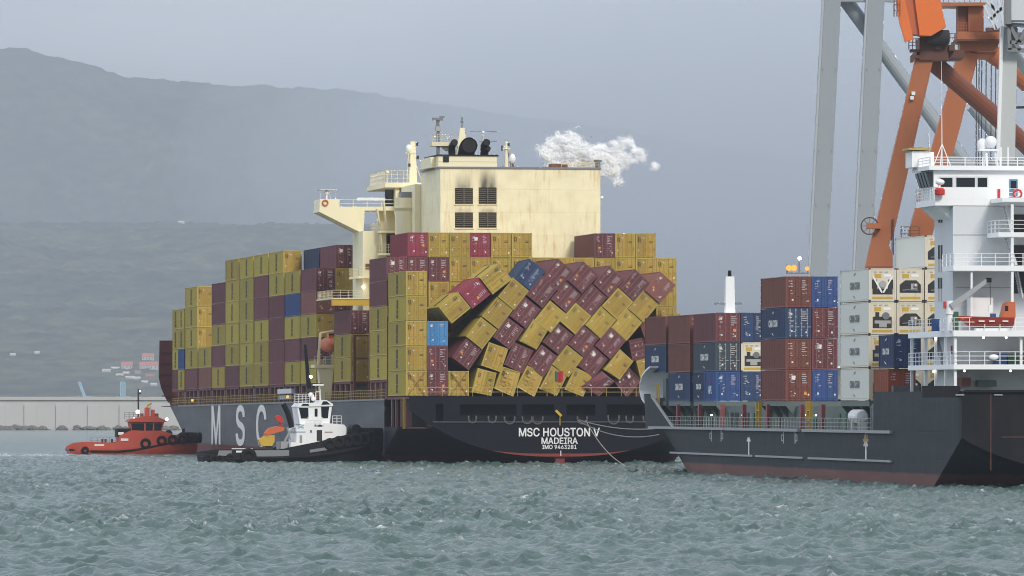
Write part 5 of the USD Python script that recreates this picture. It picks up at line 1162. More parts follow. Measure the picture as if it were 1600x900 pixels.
    for nm, x0, y0, x1, y1, m in (('fire_locker', 1485.5, 540, 1493, 553, 'red'), ('dark_doorway', 1532, 539, 1549, 557, 'brownwood'), ('blue_bin', 1551, 553, 1568, 571, 'blue'), ('green_bin', 1570, 554, 1590, 571, 'green'), ('red_bin', 1592, 551, 1612, 571, 'brown'), ('dark_recess', 1591, 533, 1612, 550, 'dark'),
                                  ('mooring_winch', 1497, 590, 1512, 604, 'brown'), ('green_winch_cover', 1524, 594, 1552, 604, 'greengrey')):
        u = ui - .4 if 'bin' in nm or 'winch' in nm else ui
        a, b = LN(x0, y1, u), LN(x1, y0, u)
        zlo = max(a[1], p1 + .004 if y0 < 560 else 7.11)
        obj(t, nm, MB().box(a[0], b[0], u - (1.2 if 'bin' in nm or 'winch' in nm else .03), u - .003, zlo, b[1]), M[m])
    for x, y in ((1462, 528.5), (1537, 527.5), (1572, 527.5), (1459, 580.5), (1507, 579.5), (1579, 579.5)):
        u = -34 if x > 1490 else -27.5
        c = LN(x, y, u); obj(t, 'deck_lamp', MB().sphere((c[0], u, c[1]), .10, 1), M['lampwhite'])
    c = LN(1552, 558, -34.9); obj(t, 'white_lifebuoy_light', MB().sphere((c[0], -35.1, c[1]), .3, 1, (1.4, .5, .8)), M['white'])
    # locker behind the boat, boat deck items
    F('white_locker', 1515.5, 465, 1552, 500, -31.5, 1.2, 'white')
    a, b = LN(1464, 516, -33), LN(1476, 497, -33); obj(t, 'blue_tarpaulin', MB().lathe([(.0, 0), (.36, 0), (.33, .5), (.36, 1.0), (.0, 1.02)], 12, T((a[0] + b[0]) / 2, -31, dt + .004)), M['blue'])
    a, b = LN(1489, 516, -34), LN(1497, 487, -34); obj(t, 'green_boat_cradle', MB().box(a[0], b[0], -34.2, -33.4, dt + .004, b[1]).box(a[0] - .1, b[0] + .1, -34.3, -33.3, (dt + b[1]) / 2, (dt + b[1]) / 2 + .12), M['green'])
    # davit crane
    a = LN(1483.5, 516, -34); zt_ = LN(1483, 470, -34)[1]
    dc = obj(t, 'boat_davit', MB().lathe([(.28, dt + .004), (.28, zt_ - 1.2), (.36, zt_ - 1.1), (.36, zt_), (0, zt_)], 14, T(a[0], -34, 0)), M['white'])
    p, q = LN(1486, 479, -34.4), LN(1544, 437, -34.4)
    obj(dc, 'davit_boom', MB().beam((p[0], -34.4, p[1]), (q[0], -34.4, q[1]), .34, .5, w2=.22, h2=.3), M['steelgrey'])
    obj(dc, 'boom_head', MB().box(q[0] - .15, q[0] + .25, -34.6, -34.2, q[1] - .22, q[1] + .15), M['black'])
    e = LN(1548, 482, -34.4); obj(dc, 'hoist_wire', MB().tube([(q[0] + .15, -34.4, q[1]), (e[0], -34.4, e[1])], .025, 4), M['dark'])
    obj(dc, 'hook_block', MB().box(e[0] - .16, e[0] + .16, -34.5, -34.3, e[1] - .3, e[1] + .3), M['white'])
    a, b = LN(1474.5, 482, -34), LN(1480, 471, -34); obj(dc, 'red_box', MB().box(a[0], b[0], -34.2, -33.8, a[1], b[1]), M['red'])
    # grey girders and bulwark forward of the poop
    F('grey_girder', 1396, 603, 1437, 615, -10, .8, 'girder'); F('grey_bulwark', 1441, 603, 1501, 621, -39.2, .3, 'near_hull')
    # poop bulwark
    a = LN(1500, 604, -40.3); obj(t, 'poop_rail_cap', MB().box(-.6, 23, -40.3, -40.07, 7.9, 8.1), M['black'])
    for x in (1500, 1560): 
        c = LN(x, 617, -40.2); obj(t, 'chock_light_patch', MB().box(c[0] - .35, c[0] + .35, -40.2, -40.1, c[1] - .05, c[1] + .06), M['offgrey'])
M['offgrey'] = paint('pale_grey_trim', (.30, .31, .32), dirt=.5); M['grey_light'] = paint('weathered_white_mark', (.42, .43, .42), dirt=.5)
M['redpillar'] = paint('red_pillar_paint', (.22, .045, .05), dirt=.4); M['bluedoor'] = paint('blue_door_paint', (.10, .22, .34)); M['brownwood'] = paint('dark_brown_door', (.06, .03, .025))
M['ruststain'] = paint('rust_stain', (.40, .27, .15), dirt=.4); M['steelgrey'] = paint('davit_grey', (.35, .36, .37))
near_ship()
# rescue boat on the near ship
def rescue_boat():
    u = -34.2; a, b = LN(1498, 512, u), LN(1581, 497, u)
    t = thing('rescue_boat', 'open orange red rescue boat on the white deckhouse of near ship', 'boat', NEAR)
    L = b[0] - a[0]; mb = MB(); N = 14; rows = []
    for i in range(N):
        s = i / (N - 1); w = 1.05 * min(1, (s * 3.2) ** .6) if s < .5 else 1.05; keel = a[1] + .0 + (.75 * (1 - min(1, s * 3.5)) ** 1.5)
        top = b[1] + .05 + .12 * (1 - s) ** 2
        x = a[0] + L * s - (.0 if i else .1)
        rows.append([(x, u - w, top), (x, u - w * .8, (top + keel) / 2 - .1), (x, u - w * .3, keel), (x, u + w * .3, keel), (x, u + w * .8, (top + keel) / 2 - .1), (x, u + w, top)])
    v = np.array(rows).reshape(-1, 3); f = [(i * 6 + j, i * 6 + j + 1, (i + 1) * 6 + j + 1, (i + 1) * 6 + j) for i in range(N - 1) for j in range(5)]
    f += [((N - 1) * 6 + 0, (N - 1) * 6 + 1, (N - 1) * 6 + 4, (N - 1) * 6 + 5), ((N - 1) * 6 + 1, (N - 1) * 6 + 2, (N - 1) * 6 + 3, (N - 1) * 6 + 4)]; mb.add(v, f)
    top = [r[0] for r in rows] + [r[5] for r in rows[::-1]]
    h = obj(t, 'hull', mb, M['tugred'], smooth=40)
    mb = MB(); n = len(rows); vv = [np.array(r[0]) - [0, 0, .12] for r in rows] + [np.array(r[5]) - [0, 0, .12] for r in rows]
    mb.add(vv, [(i, i + 1, n + i + 1, n + i) for i in range(n - 1)]); obj(h, 'inner_deck', mb, M['orange'])
    for x0 in (1525, 1541, 1562):
        c, d = LN(x0, 502.5, u), LN(x0 + 9, 501, u); obj(h, 'white_stripe', MB().box(c[0], d[0], u - 1.04, u - 1.0, c[1] - .03, d[1]), M['white'])
    p, q = LN(1563, 498, u), LN(1583, 472, u)
    obj(t, 'engine_canopy', MB().prism([(p[0], p[1]), (p[0] + .35, q[1] - .12), (p[0] + .6, q[1]), (q[0], q[1]), (q[0] + .05, p[1])], u - .75, u + .75), M['orange'])
    c, d = LN(1567, 486, u), LN(1572, 478, u); obj(t, 'canopy_window', MB().box(c[0], d[0], u - .77, u - .755, c[1], d[1]), M['glass'])
    p, q = LN(1503, 498, u), LN(1514, 491, u); obj(t, 'bow_cushion', MB().sphere(((p[0] + q[0]) / 2, u, p[1]), .5, 2, (1, .9, .6)), M['orange'])
    p, q = LN(1548, 498, u), LN(1555, 490, u); obj(t, 'thwart_gear', MB().box(p[0], q[0], u - .3, u + .3, p[1] - .1, q[1]), M['blue'])
    z0 = LN(1500, 516.5, -35)[1]
    p, q = LN(1520, 515, u), LN(1573, 511, u); obj(t, 'cradle_beam', MB().box(p[0], q[0], u - .6, u - .4, a[1] - .3, a[1] - .05).box(p[0], p[0] + .15, u - .6, u - .4, z0 + .004, a[1] - .05).box(q[0] - .15, q[0], u - .6, u - .4, z0 + .004, a[1] - .05), M['white'])
rescue_boat()
def amber_lights():
    v, z = locate(NEAR, 1240, 428, 38)
    t = thing('floodlight_frame', 'lit amber floodlights on a small frame atop the tall brown stack', 'floodlight', NEAR @ T(v, 38, z))
    obj(t, 'frame', MB().box(-.7, 1.5, -.1, .1, 0, .12).box(-.65, -.55, -.1, .1, .12, .9).box(.5, .6, -.1, .1, .12, 1.4).box(1.3, 1.4, -.1, .1, .12, .7), M['grey'])
    for x, z_, r in ((-.5, .55, .27), (0, .55, .27)): obj(t, 'amber_lamp', MB().sphere((x, -.25, z_), r, 2), M['lampamber'])
    obj(t, 'amber_lamp', MB().sphere((1.25, -.2, .5), .2, 1), M['lampamber']); obj(t, 'white_cap_lamp', MB().sphere((.55, -.1, 1.45), .17, 1), M['lampwhite'])
amber_lights()
# mooring lines from the large ship's stern to the near ship's bow
def line(a, b, sag, label, r=.05, n=24):
    t = np.linspace(0, 1, n)[:, None]; p = a * (1 - t) + b * t; p[:, 2] -= sag * 4 * (t * (1 - t))[:, 0]
    single('mooring_line', MB().tube(p, r, 5), M['rope'], label, 'rope', None, 'mooring lines at the large ship stern')
M['rope'] = paint('pale_rope', (.38, .36, .32), dirt=.3)
def W(F, v, u, z): return (F @ np.array([v, u, z, 1.0]))[:3]
def wpt(x, y, Y): return px(x, y, Y)
line(wpt(905, 656, 768.0), wpt(1022, 670, 700.0), .4, 'upper pale mooring line crossing the black stern')
line(wpt(903, 657, 768.0), wpt(1030, 679, 700.0), .9, 'lower pale mooring line crossing the black stern')
line(wpt(915, 657, 768.0), wpt(1004, 731, 742.0), 1.6, 'slack mooring line dropping to the water below the ship name')
# ---------------------------------------------------------------- tugs
M['crane_pale'] = paint('crane_off_white', (.52, .54, .54), dirt=.4, rust=.12, scale=.25)
def tug_hull(L, B, sheer, wl_z, keel=-1.6, bow=.34, stern=.16):
    """skin of a tug: x forward from 0 (stern) to L; sheer(s) is the bulwark height"""
    N, K_ = 30, 9; rows = []
    for i in range(N):
        s = i / (N - 1); rows.append([])
        for j in range(K_):
            q = j / (K_ - 1); z = keel + (sheer(s) - keel) * q
            sb = s + .04 * (1 - q) * (1 if s > .5 else 0)
            f = 1.0
            if sb > 1 - bow: f = max(0.0, 1 - ((sb - 1 + bow) / bow) ** 2.3) ** .62
            if s < stern: f = .72 + .28 * (1 - (1 - s / stern) ** 2)
            f *= .70 + .30 * min(1, q * 1.6) 
            x = L * s + (-.6 * (1 - q) if s > .8 else (.5 * (1 - q) if s < .1 else 0))
            rows[-1].append((x, B / 2 * f, z))
    v = np.array(rows).reshape(-1, 3); n = len(v)
    f = [(i * K_ + j, (i + 1) * K_ + j, (i + 1) * K_ + j + 1, i * K_ + j + 1) for i in range(N - 1) for j in range(K_ - 1)]
    v2 = v * [1, -1, 1]
    f2 = [(n + a, n + d, n + c, n + b) for a, b, c, d in f]
    st = [(j, j + 1, n + j + 1, n + j) for j in range(K_ - 1)]
    top = [rows[i][-1] for i in range(N)]
    return MB().add(np.vstack([v, v2]), [tuple(x) for x in [(a, d, c, b) for a, b, c, d in f]] + [tuple(reversed(x)) for x in f2] + st), top
def tyre(par, c, R0=.55, r=.2, axis='y'):
    obj(par, 'tyre_fender', MB().torus(c, R0, r, axis, 16, 7), M['rubber'], smooth=60)
def red_tug():
    Y = 915.0; s = FPX / Y
    X0 = (105.5 - HX) / s
    Mx = T(X0, Y, 0) @ R('z', 10)
    t = thing('red_tug', 'bright red tug with dark wheelhouse windows at the large ship bow', 'tug', Mx)
    k = 1 / s / math.cos(math.radians(10))
    def P(x, y): return ((x - 105.5) * k, (HY - y) / s + EYE)
    L, B = 204 * k, 6.4
    def sheer(q): return np.interp(q, [0, .06, .15, .36, .40, .55, .7, .85, 1], [P(0, 698)[1], P(0, 692)[1], P(0, 690.5)[1], P(0, 691.5)[1], P(0, 690)[1], P(0, 688)[1], P(0, 684)[1], P(0, 679)[1], P(0, 677)[1]])
    hb, top = tug_hull(L, B, sheer, 0)
    h = obj(t, 'hull', hb, M['tugred'], smooth=50)
    n = len(top)
    dk = MB().add([(x, y, z - .5) for x, y, z in top] + [(x, -y, z - .5) for x, y, z in top], [(i, n + i, n + i + 1, i + 1) for i in range(n - 1)]); obj(t, 'deck', dk, M['brown'])
    st = [( (x - 105.5) * k, y) for x, y in ((105.5, 702.5), (140, 704.8), (180, 705.2), (205, 703), (230, 698.5), (255, 693), (280, 690), (306, 688))]
    for sg in (-1, 1):
        pts = []
        for xx, yy in st:
            q = min(1, max(0, xx / L)); i = int(q * (n - 1)); pts.append((xx, sg * (top[i][1] * .97 + .06), (HY - yy) / s + EYE))
        obj(h, 'rubbing_strake', MB().tube(pts, .16, 6), M['rubber'])
    for x, y, R0 in ((129, 703.5, .36), (222, 693, .55), (247, 688.5, .52), (264, 687, .5), (280, 686, .5)):
        q = (x - 105.5) * k; i = int(min(1, q / L) * (n - 1)); tyre(h, (q, -(top[i][1] * .98 + .12), P(0, y)[1]), R0, .2)
    bf = MB()
    for a in np.linspace(-1.2, 1.2, 9):
        i = n - 1 - int(abs(a) * 3.2); bf.torus((top[i][0] + .1 - .2 * abs(a), (1 if a > 0 else -1) * top[i][1], P(0, 684)[1]), .5, .28, 'x' if abs(a) < .7 else 'y', 14, 7)
    obj(h, 'bow_fender', bf, M['rubber'], kind='stuff')
    bt = MB().tube([(top[i][0] + .05, -top[i][1] - .05, P(0, 681.5)[1]) for i in range(n - 4, n)], .3, 8).tube([(top[i][0] + .05, top[i][1] + .05, P(0, 681.5)[1]) for i in range(n - 4, n)], .3, 8)
    obj(h, 'bow_roll', bt, M['rubber'])
    obj(h, 'name_plate', MB().box(P(143, 0)[0], P(158, 0)[0], -B / 2 * .97 - .1, -B / 2 * .97 - .07, P(0, 696.5)[1], P(0, 694)[1]), M['white_mark'])
    # houses
    dz = P(0, 694)[1]
    def bx(name, x0, y0, x1, y1, w, mat, par=t, lab=None):
        a, b = P(x0, y1), P(x1, y0); return obj(par, name, MB().box(a[0], b[0], -w / 2, w / 2, a[1], b[1]), M[mat], lab)
    dh = obj(t, 'deckhouse', MB().prism([P(183, 696), P(183, 681), P(200, 673), P(250, 673), P(270, 680), P(272, 696)], -1.9, 1.9), M['tugred'])
    ex = bx('black_funnel_casing', 180.5, 669.5, 201, 683, 3.0, 'black')
    bx('white_sign', 182, 675, 190.5, 679.5, 3.04, 'white_mark', ex); bx('white_sign', 185.5, 685, 197, 689, 3.9, 'white_mark', dh)
    wp = [P(203, 675), P(200, 659.5), P(253, 659.5), P(248, 678), P(222, 678)]
    wh = obj(t, 'wheelhouse', MB().prism(wp, -1.45, 1.45), M['tugred'])
    for q in ([P(203.5, 672), P(202, 661.5), P(222, 661.5), P(222, 673)], [P(224.5, 676.5), P(224.5, 661.5), P(236, 661.5), P(235, 677)], [P(237.5, 677), P(238, 661.5), P(250.5, 661.5), P(247, 677)]):
        for sg in (-1, 1): obj(wh, 'window', MB().prism(q, *sorted((sg * 1.452, sg * 1.475))), M['glass'])
    obj(wh, 'front_window', MB().add([(P(253.1, 0)[0], -1.2, P(0, 661.5)[1]), (P(253.1, 0)[0], 1.2, P(0, 661.5)[1]), (P(248.8, 0)[0], 1.2, P(0, 676.5)[1]), (P(248.8, 0)[0], -1.2, P(0, 676.5)[1])], [(0, 1, 2, 3)]), M['glass'])
    a = [P(196, 659.4), P(200, 655), P(226, 649.5), P(240, 650), P(256, 657), P(257, 659.4)]
    rf = obj(t, 'wheelhouse_roof', MB().prism(a, -1.7, 1.7), M['tugred'])
    obj(rf, 'rail', MB().rail([(P(192, 0)[0], -1.6, P(0, 655)[1]), (P(212, 0)[0], -1.6, P(0, 655)[1])], .95, .6, .025, 3), M['dark'])
    fu = obj(t, 'red_monitor_tower', MB().box(P(225, 0)[0], P(232, 0)[0], -.5, .5, P(0, 652)[1], P(0, 637)[1]).box(P(235, 0)[0], P(240, 0)[0], -.4, .4, P(0, 652)[1], P(0, 640)[1]), M['tugred'])
    obj(fu, 'yellow_monitor', MB().tube([(P(228, 0)[0], 0, P(0, 637)[1]), (P(230, 0)[0], 0, P(0, 633)[1]), (P(235, 0)[0], -.2, P(0, 630)[1])], .14, 7), M['yellow'])
    obj(fu, 'roof_gear', MB().box(P(240, 0)[0], P(246, 0)[0], -.3, .3, P(0, 655)[1], P(0, 646)[1]).box(P(218, 0)[0], P(223, 0)[0], -.3, .3, P(0, 652)[1], P(0, 646)[1]), M['brown'])
    ms = obj(t, 'mast', MB().beam((P(215, 0)[0], 0, P(0, 652)[1]), (P(215, 0)[0], 0, P(0, 608)[1]), .2).box(P(212, 0)[0], P(218.5, 0)[0], -.05, .05, P(0, 626)[1], P(0, 625)[1]).box(P(215, 0)[0], P(219, 0)[0], -.1, .1, P(0, 616)[1], P(0, 614)[1]), M['dark'])
    for x, y, r in ((217.5, 611, .13), (214, 643.5, .27), (259, 655, .2), (208, 652.5, .08)): obj(ms if x < 220 else t, 'lit_lamp', MB().sphere((P(x, 0)[0], -1.2 if r > .3 else -.1, P(0, y)[1]), r, 2), M['lampwhite'])
    for x in (158, 163, 173): obj(t, 'towing_bitt', MB().box(P(x, 0)[0], P(x + 2.5, 0)[0], -.3, .3, P(0, 697)[1], P(0, 686)[1]), M['dark'])
    obj(t, 'bow_winch', MB().lathe([(0, -.8), (.45, -.8), (.45, .8), (0, .8)], 12, T(P(262, 0)[0], 0, P(0, 677)[1]) @ R('x', 90)).box(P(283, 0)[0], P(287, 0)[0], -.3, .3, P(0, 683)[1], P(0, 670)[1]), M['dark'])
    obj(t, 'side_rail', MB().rail([(P(140, 0)[0], -1.5, P(0, 693)[1]), (P(178, 0)[0], -1.5, P(0, 693)[1])], .9, .9, .02, 2), M['brown'])
red_tug()
def white_tug():
    Y = 781.0; s = FPX / Y; ang = 14; X0 = (313.5 - HX) / s
    t = thing('white_tug', 'black hulled tug with white wheelhouse pushing the large ship', 'tug', T(X0, Y, 0) @ R('z', ang))
    k = 1 / s / math.cos(math.radians(ang))
    def P(x, y): return ((x - 313.5) * k, (HY - y) / s + EYE)
    L, B = 286 * k, 7.6
    def sheer(q): return np.interp(q, [0, .1, .2, .40, .44, .6, .8, 1], [P(0, 707)[1], P(0, 703)[1], P(0, 702)[1], P(0, 702)[1], P(0, 699)[1], P(0, 690)[1], P(0, 676)[1], P(0, 671)[1]])
    hb, top = tug_hull(L, B, sheer, 0); n = len(top)
    h = obj(t, 'hull', hb, M['tugblack'], smooth=50)
    obj(t, 'deck', MB().add([(x, y, z - .5) for x, y, z in top] + [(x, -y, z - .5) for x, y, z in top], [(i, n + i, n + i + 1, i + 1) for i in range(n - 1)]), M['grey'])
    obj(h, 'grey_bulwark_panel', MB().add([(P(330, 0)[0], -B / 2 * .97 - .06, P(0, 712)[1]), (P(440, 0)[0], -B / 2 - .06, P(0, 713.5)[1]), (P(440, 0)[0], -B / 2 - .06, P(0, 703)[1]), (P(332, 0)[0], -B / 2 * .97 - .06, P(0, 703.5)[1])], [(0, 1, 2, 3)]), M['grey'])
    obj(h, 'white_sign', MB().box(P(358, 0)[0], P(386, 0)[0], -B / 2 - .11, -B / 2 - .07, P(0, 706.8)[1], P(0, 704)[1]), M['white_mark'])
    obj(h, 'bulwark_cap', MB().box(P(352, 0)[0], P(384, 0)[0], -B / 2 - .02, -B / 2 + .2, P(0, 701.5)[1], P(0, 700)[1]), M['offwhite'])
    obj(h, 'pale_strake', MB().beam((P(472, 0)[0], -B / 2 - .05, P(0, 705)[1]), (P(508, 0)[0], -B / 2 - .05, P(0, 699.5)[1]), .1, .35), M['grey'])
    pts = [(P(x, 0)[0], -(top[int(min(1, max(0, (x - 313.5) / 286)) * (n - 1))][1] * .98 + .08), P(0, y)[1]) for x, y in ((314, 717), (345, 717), (385, 716), (430, 715), (470, 713), (510, 708), (550, 700), (585, 692))]
    obj(h, 'rubbing_strake', MB().tube(pts, .22, 7), M['rubber'])
    for x, y, R0 in ((318, 716, .38), (326, 717, .38), (334, 716, .4), (342, 715, .4), (350, 716, .4), (377, 713, .72), (503, 694, .5), (517, 691, .52), (531, 689, .55), (545, 687, .58), (558, 686, .6), (571, 684, .62), (584, 683, .62)):
        i = int(min(1, max(0, (x - 313.5) / 286)) * (n - 1)); tyre(h, (P(x, 0)[0], -(top[i][1] * .98 + .14), P(0, y)[1]), R0, .24 if R0 < .7 else .3)
    for r_, zc in ((.5, 675), (.55, 687), (.5, 699)):
        idx = [i for i in range(n - 4, n)]
        path = [(top[i][0] + .15, -top[i][1] - .12, P(0, zc)[1]) for i in idx] + [(top[i][0] + .15, top[i][1] + .12, P(0, zc)[1]) for i in idx[::-1]]
        obj(h, 'bow_roll_fender', MB().tube(path, r_, 10), M['rubber'], smooth=60)
    zd = P(0, 700)[1]
    # main house
    mh = obj(t, 'deckhouse', MB().prism([P(456, 705), P(456, 668), P(472, 660.5), P(483, 660), P(484, 667), P(498, 667), P(500, 661), P(530, 663.5), P(533.5, 668), P(533, 694)], -2.2, 2.2), M['white'])
    for x0, x1, y0, y1, m in ((487.5, 495.5, 672, 689, 'dark'), (461, 464.5, 680, 692, 'offgrey'), (477, 480, 672, 676, 'grey'), (500, 512, 674.5, 676, 'redtext')):
        obj(mh, 'doorway' if m == 'dark' else 'house_detail', MB().box(P(x0, 0)[0], P(x1, 0)[0], -2.24, -2.203, P(0, y1)[1], P(0, y0)[1]), M[m])
    obj(mh, 'blue_emblem', MB().beam((P(458, 0)[0], -2.22, P(0, 665)[1]), (P(467, 0)[0], -2.22, P(0, 669)[1]), .03, .16, up=(0, 0, 1)).beam((P(458, 0)[0], -2.235, P(0, 669)[1]), (P(467, 0)[0], -2.235, P(0, 664)[1]), .03, .16), M['emblem'])
    obj(mh, 'roof_edge', MB().box(P(455, 0)[0], P(470, 0)[0], -2.25, 2.25, P(0, 675.5)[1], P(0, 674.3)[1]), M['offgrey'])
    obj(t, 'white_locker', MB().box(P(446, 0)[0], P(457, 0)[0], -2.6, -1.6, P(0, 711)[1], P(0, 691)[1]), M['white'])
    # wheelhouse: a white frame of raked windows
    wh = obj(t, 'wheelhouse', MB().prism([P(463, 663), P(459, 636), P(513, 634.5), P(509, 664)], -1.55, 1.55), M['white'])
    for q in ([P(465, 654), P(461.5, 637.5), P(476, 637.5), P(476.5, 654)], [P(486, 651), P(486, 638.5), P(490.5, 638.5), P(490.5, 651)], [P(496.5, 653.5), P(496, 635.5), P(508.5, 635.5), P(506.5, 653.5)]):
        for sg in (-1, 1): obj(wh, 'window', MB().prism(q, *sorted((sg * 1.552, sg * 1.58))), M['glass'])
    obj(wh, 'front_window', MB().prism([P(510.3, 655), P(512.6, 636.5), P(513.6, 636.5), P(511.3, 655)], -1.3, 1.3), M['glass'])
    rf = obj(t, 'wheelhouse_roof', MB().prism([P(458, 635.8), P(463, 630), P(478, 629.5), P(494, 629), P(497, 625.5), P(504, 625), P(514, 631), P(514.5, 634.3)], -1.7, 1.7), M['white'])
    for q in ([P(464.5, 634), P(467, 631), P(476, 631), P(477, 634)], [P(496, 632.5), P(498.5, 627), P(504, 626.8), P(510, 632)]): obj(rf, 'roof_window', MB().prism(q, -1.73, -1.702), M['glass'])
    obj(rf, 'rail', MB().rail([(P(455, 0)[0], -1.6, P(0, 631)[1]), (P(478, 0)[0], -1.6, P(0, 630)[1])], 1.1, .5, .025, 4), M['white'])
    obj(t, 'aft_rail', MB().rail([(P(474, 0)[0], -2.1, P(0, 665)[1]), (P(496, 0)[0], -2.1, P(0, 665)[1])], 1.0, .5, .03, 3).rail([(P(512, 0)[0], -2.1, P(0, 663)[1]), (P(526, 0)[0], -2.1, P(0, 663)[1])], 1.0, .5, .03, 3), M['white'])
    ms = obj(t, 'mast', MB().tube([(P(484, 0)[0], 0, P(0, 630)[1]), (P(480, 0)[0], 0, P(0, 590)[1]), (P(475.5, 0)[0], 0, P(0, 538)[1])], [.34, .26, .15], 8), M['black'])
    obj(ms, 'yard', MB().beam((P(470, 0)[0], 0, P(0, 548)[1]), (P(487, 0)[0], 0, P(0, 548)[1]), .07).beam((P(476, 0)[0], 0, P(0, 575)[1]), (P(490, 0)[0], 0, P(0, 575)[1]), .07).box(P(486, 0)[0], P(502, 0)[0], -.15, .15, P(0, 601)[1], P(0, 598.8)[1]).beam((P(481, 0)[0], 0, P(0, 612)[1]), (P(498, 0)[0], 0, P(0, 602)[1]), .14).box(P(477, 0)[0], P(491, 0)[0], -.4, .4, P(0, 613)[1], P(0, 607)[1]), M['dark'])
    obj(ms, 'radar_bar', MB().box(P(487, 0)[0], P(504, 0)[0], -.2, .2, P(0, 602.5)[1], P(0, 600)[1]), M['white'])
    obj(ms, 'white_horn', MB().sphere((P(483, 0)[0], -.4, P(0, 617)[1]), .32, 1).sphere((P(487, 0)[0], -.4, P(0, 623)[1]), .3, 1), M['white'])
    obj(ms, 'lit_lamp', MB().sphere((P(483.5, 0)[0], -.35, P(0, 588.5)[1]), .19, 1), M['lampwhite'])
    obj(ms, 'side_frame', MB().beam((P(493, 0)[0], .4, P(0, 626)[1]), (P(493, 0)[0], .4, P(0, 603)[1]), .1).beam((P(500, 0)[0], .4, P(0, 626)[1]), (P(500, 0)[0], .4, P(0, 608)[1]), .1).beam((P(493, 0)[0], .4, P(0, 612)[1]), (P(500, 0)[0], .4, P(0, 612)[1]), .08), M['white'])
    # funnel pipes and grey machinery aft of the house
    obj(t, 'exhaust_pipe', MB().tube([(P(452, 0)[0], -1.0, P(0, 668)[1]), (P(446, 0)[0], -1.0, P(0, 646)[1]), (P(439, 0)[0], -1.0, P(0, 631)[1])], .32, 10), M['black'])
    obj(t, 'deck_machinery', MB().box(P(434, 0)[0], P(452, 0)[0], -1.4, 1.2, P(0, 704)[1], P(0, 690)[1]).tube([(P(440, 0)[0], -1.3, P(0, 690)[1]), (P(447, 0)[0], -1.3, P(0, 676)[1]), (P(455, 0)[0], -1.3, P(0, 668)[1])], .14, 6).tube([(P(450, 0)[0], -1.2, P(0, 688)[1]), (P(444, 0)[0], -1.2, P(0, 668)[1])], .12, 6), M['offgrey'])
    obj(t, 'bow_winch', MB().lathe([(0, -1.2), (.6, -1.2), (.6, 1.2), (0, 1.2)], 14, T(P(552, 0)[0], 0, P(0, 671)[1]) @ R('x', 90)).box(P(546, 0)[0], P(560, 0)[0], -1.3, -1.0, P(0, 684)[1], P(0, 668)[1]), M['black'])
    # orange and yellow deck crane with its folded boom and red hook block
    oc = obj(t, 'orange_deck_crane', MB().prism([P(409, 677), P(416, 669), P(428, 666), P(440, 668), P(438, 673), P(424, 677), P(410, 681)], -1.6, -.6), M['orange'])
    obj(oc, 'yellow_boom', MB().prism([P(399, 687), P(406, 684), P(411, 679), P(424, 680), P(424, 690), P(420, 697), P(404, 697)], -1.5, -.5), M['yellow'])
    obj(oc, 'crane_pedestal', MB().box(P(412, 0)[0], P(422, 0)[0], -1.3, -.6, P(0, 706)[1], P(0, 697)[1]), M['dark'])
    obj(oc, 'red_hook_block', MB().prism([P(425, 651), P(431, 648.5), P(437, 653), P(438, 659), P(433, 661), P(428, 657)], -1.4, -.9).tube([(P(432, 0)[0], -1.1, P(0, 657)[1]), (P(436, 0)[0], -1.1, P(0, 668)[1])], .12, 6), M['red'])
M['tugblack'] = paint('tug_black_paint', (.011, .012, .015), rough=.55, dirt=.3, spec=.15); M['redtext'] = paint('faded_red_text', (.42, .22, .20)); M['emblem'] = paint('pale_blue_emblem', (.30, .50, .62))
white_tug()
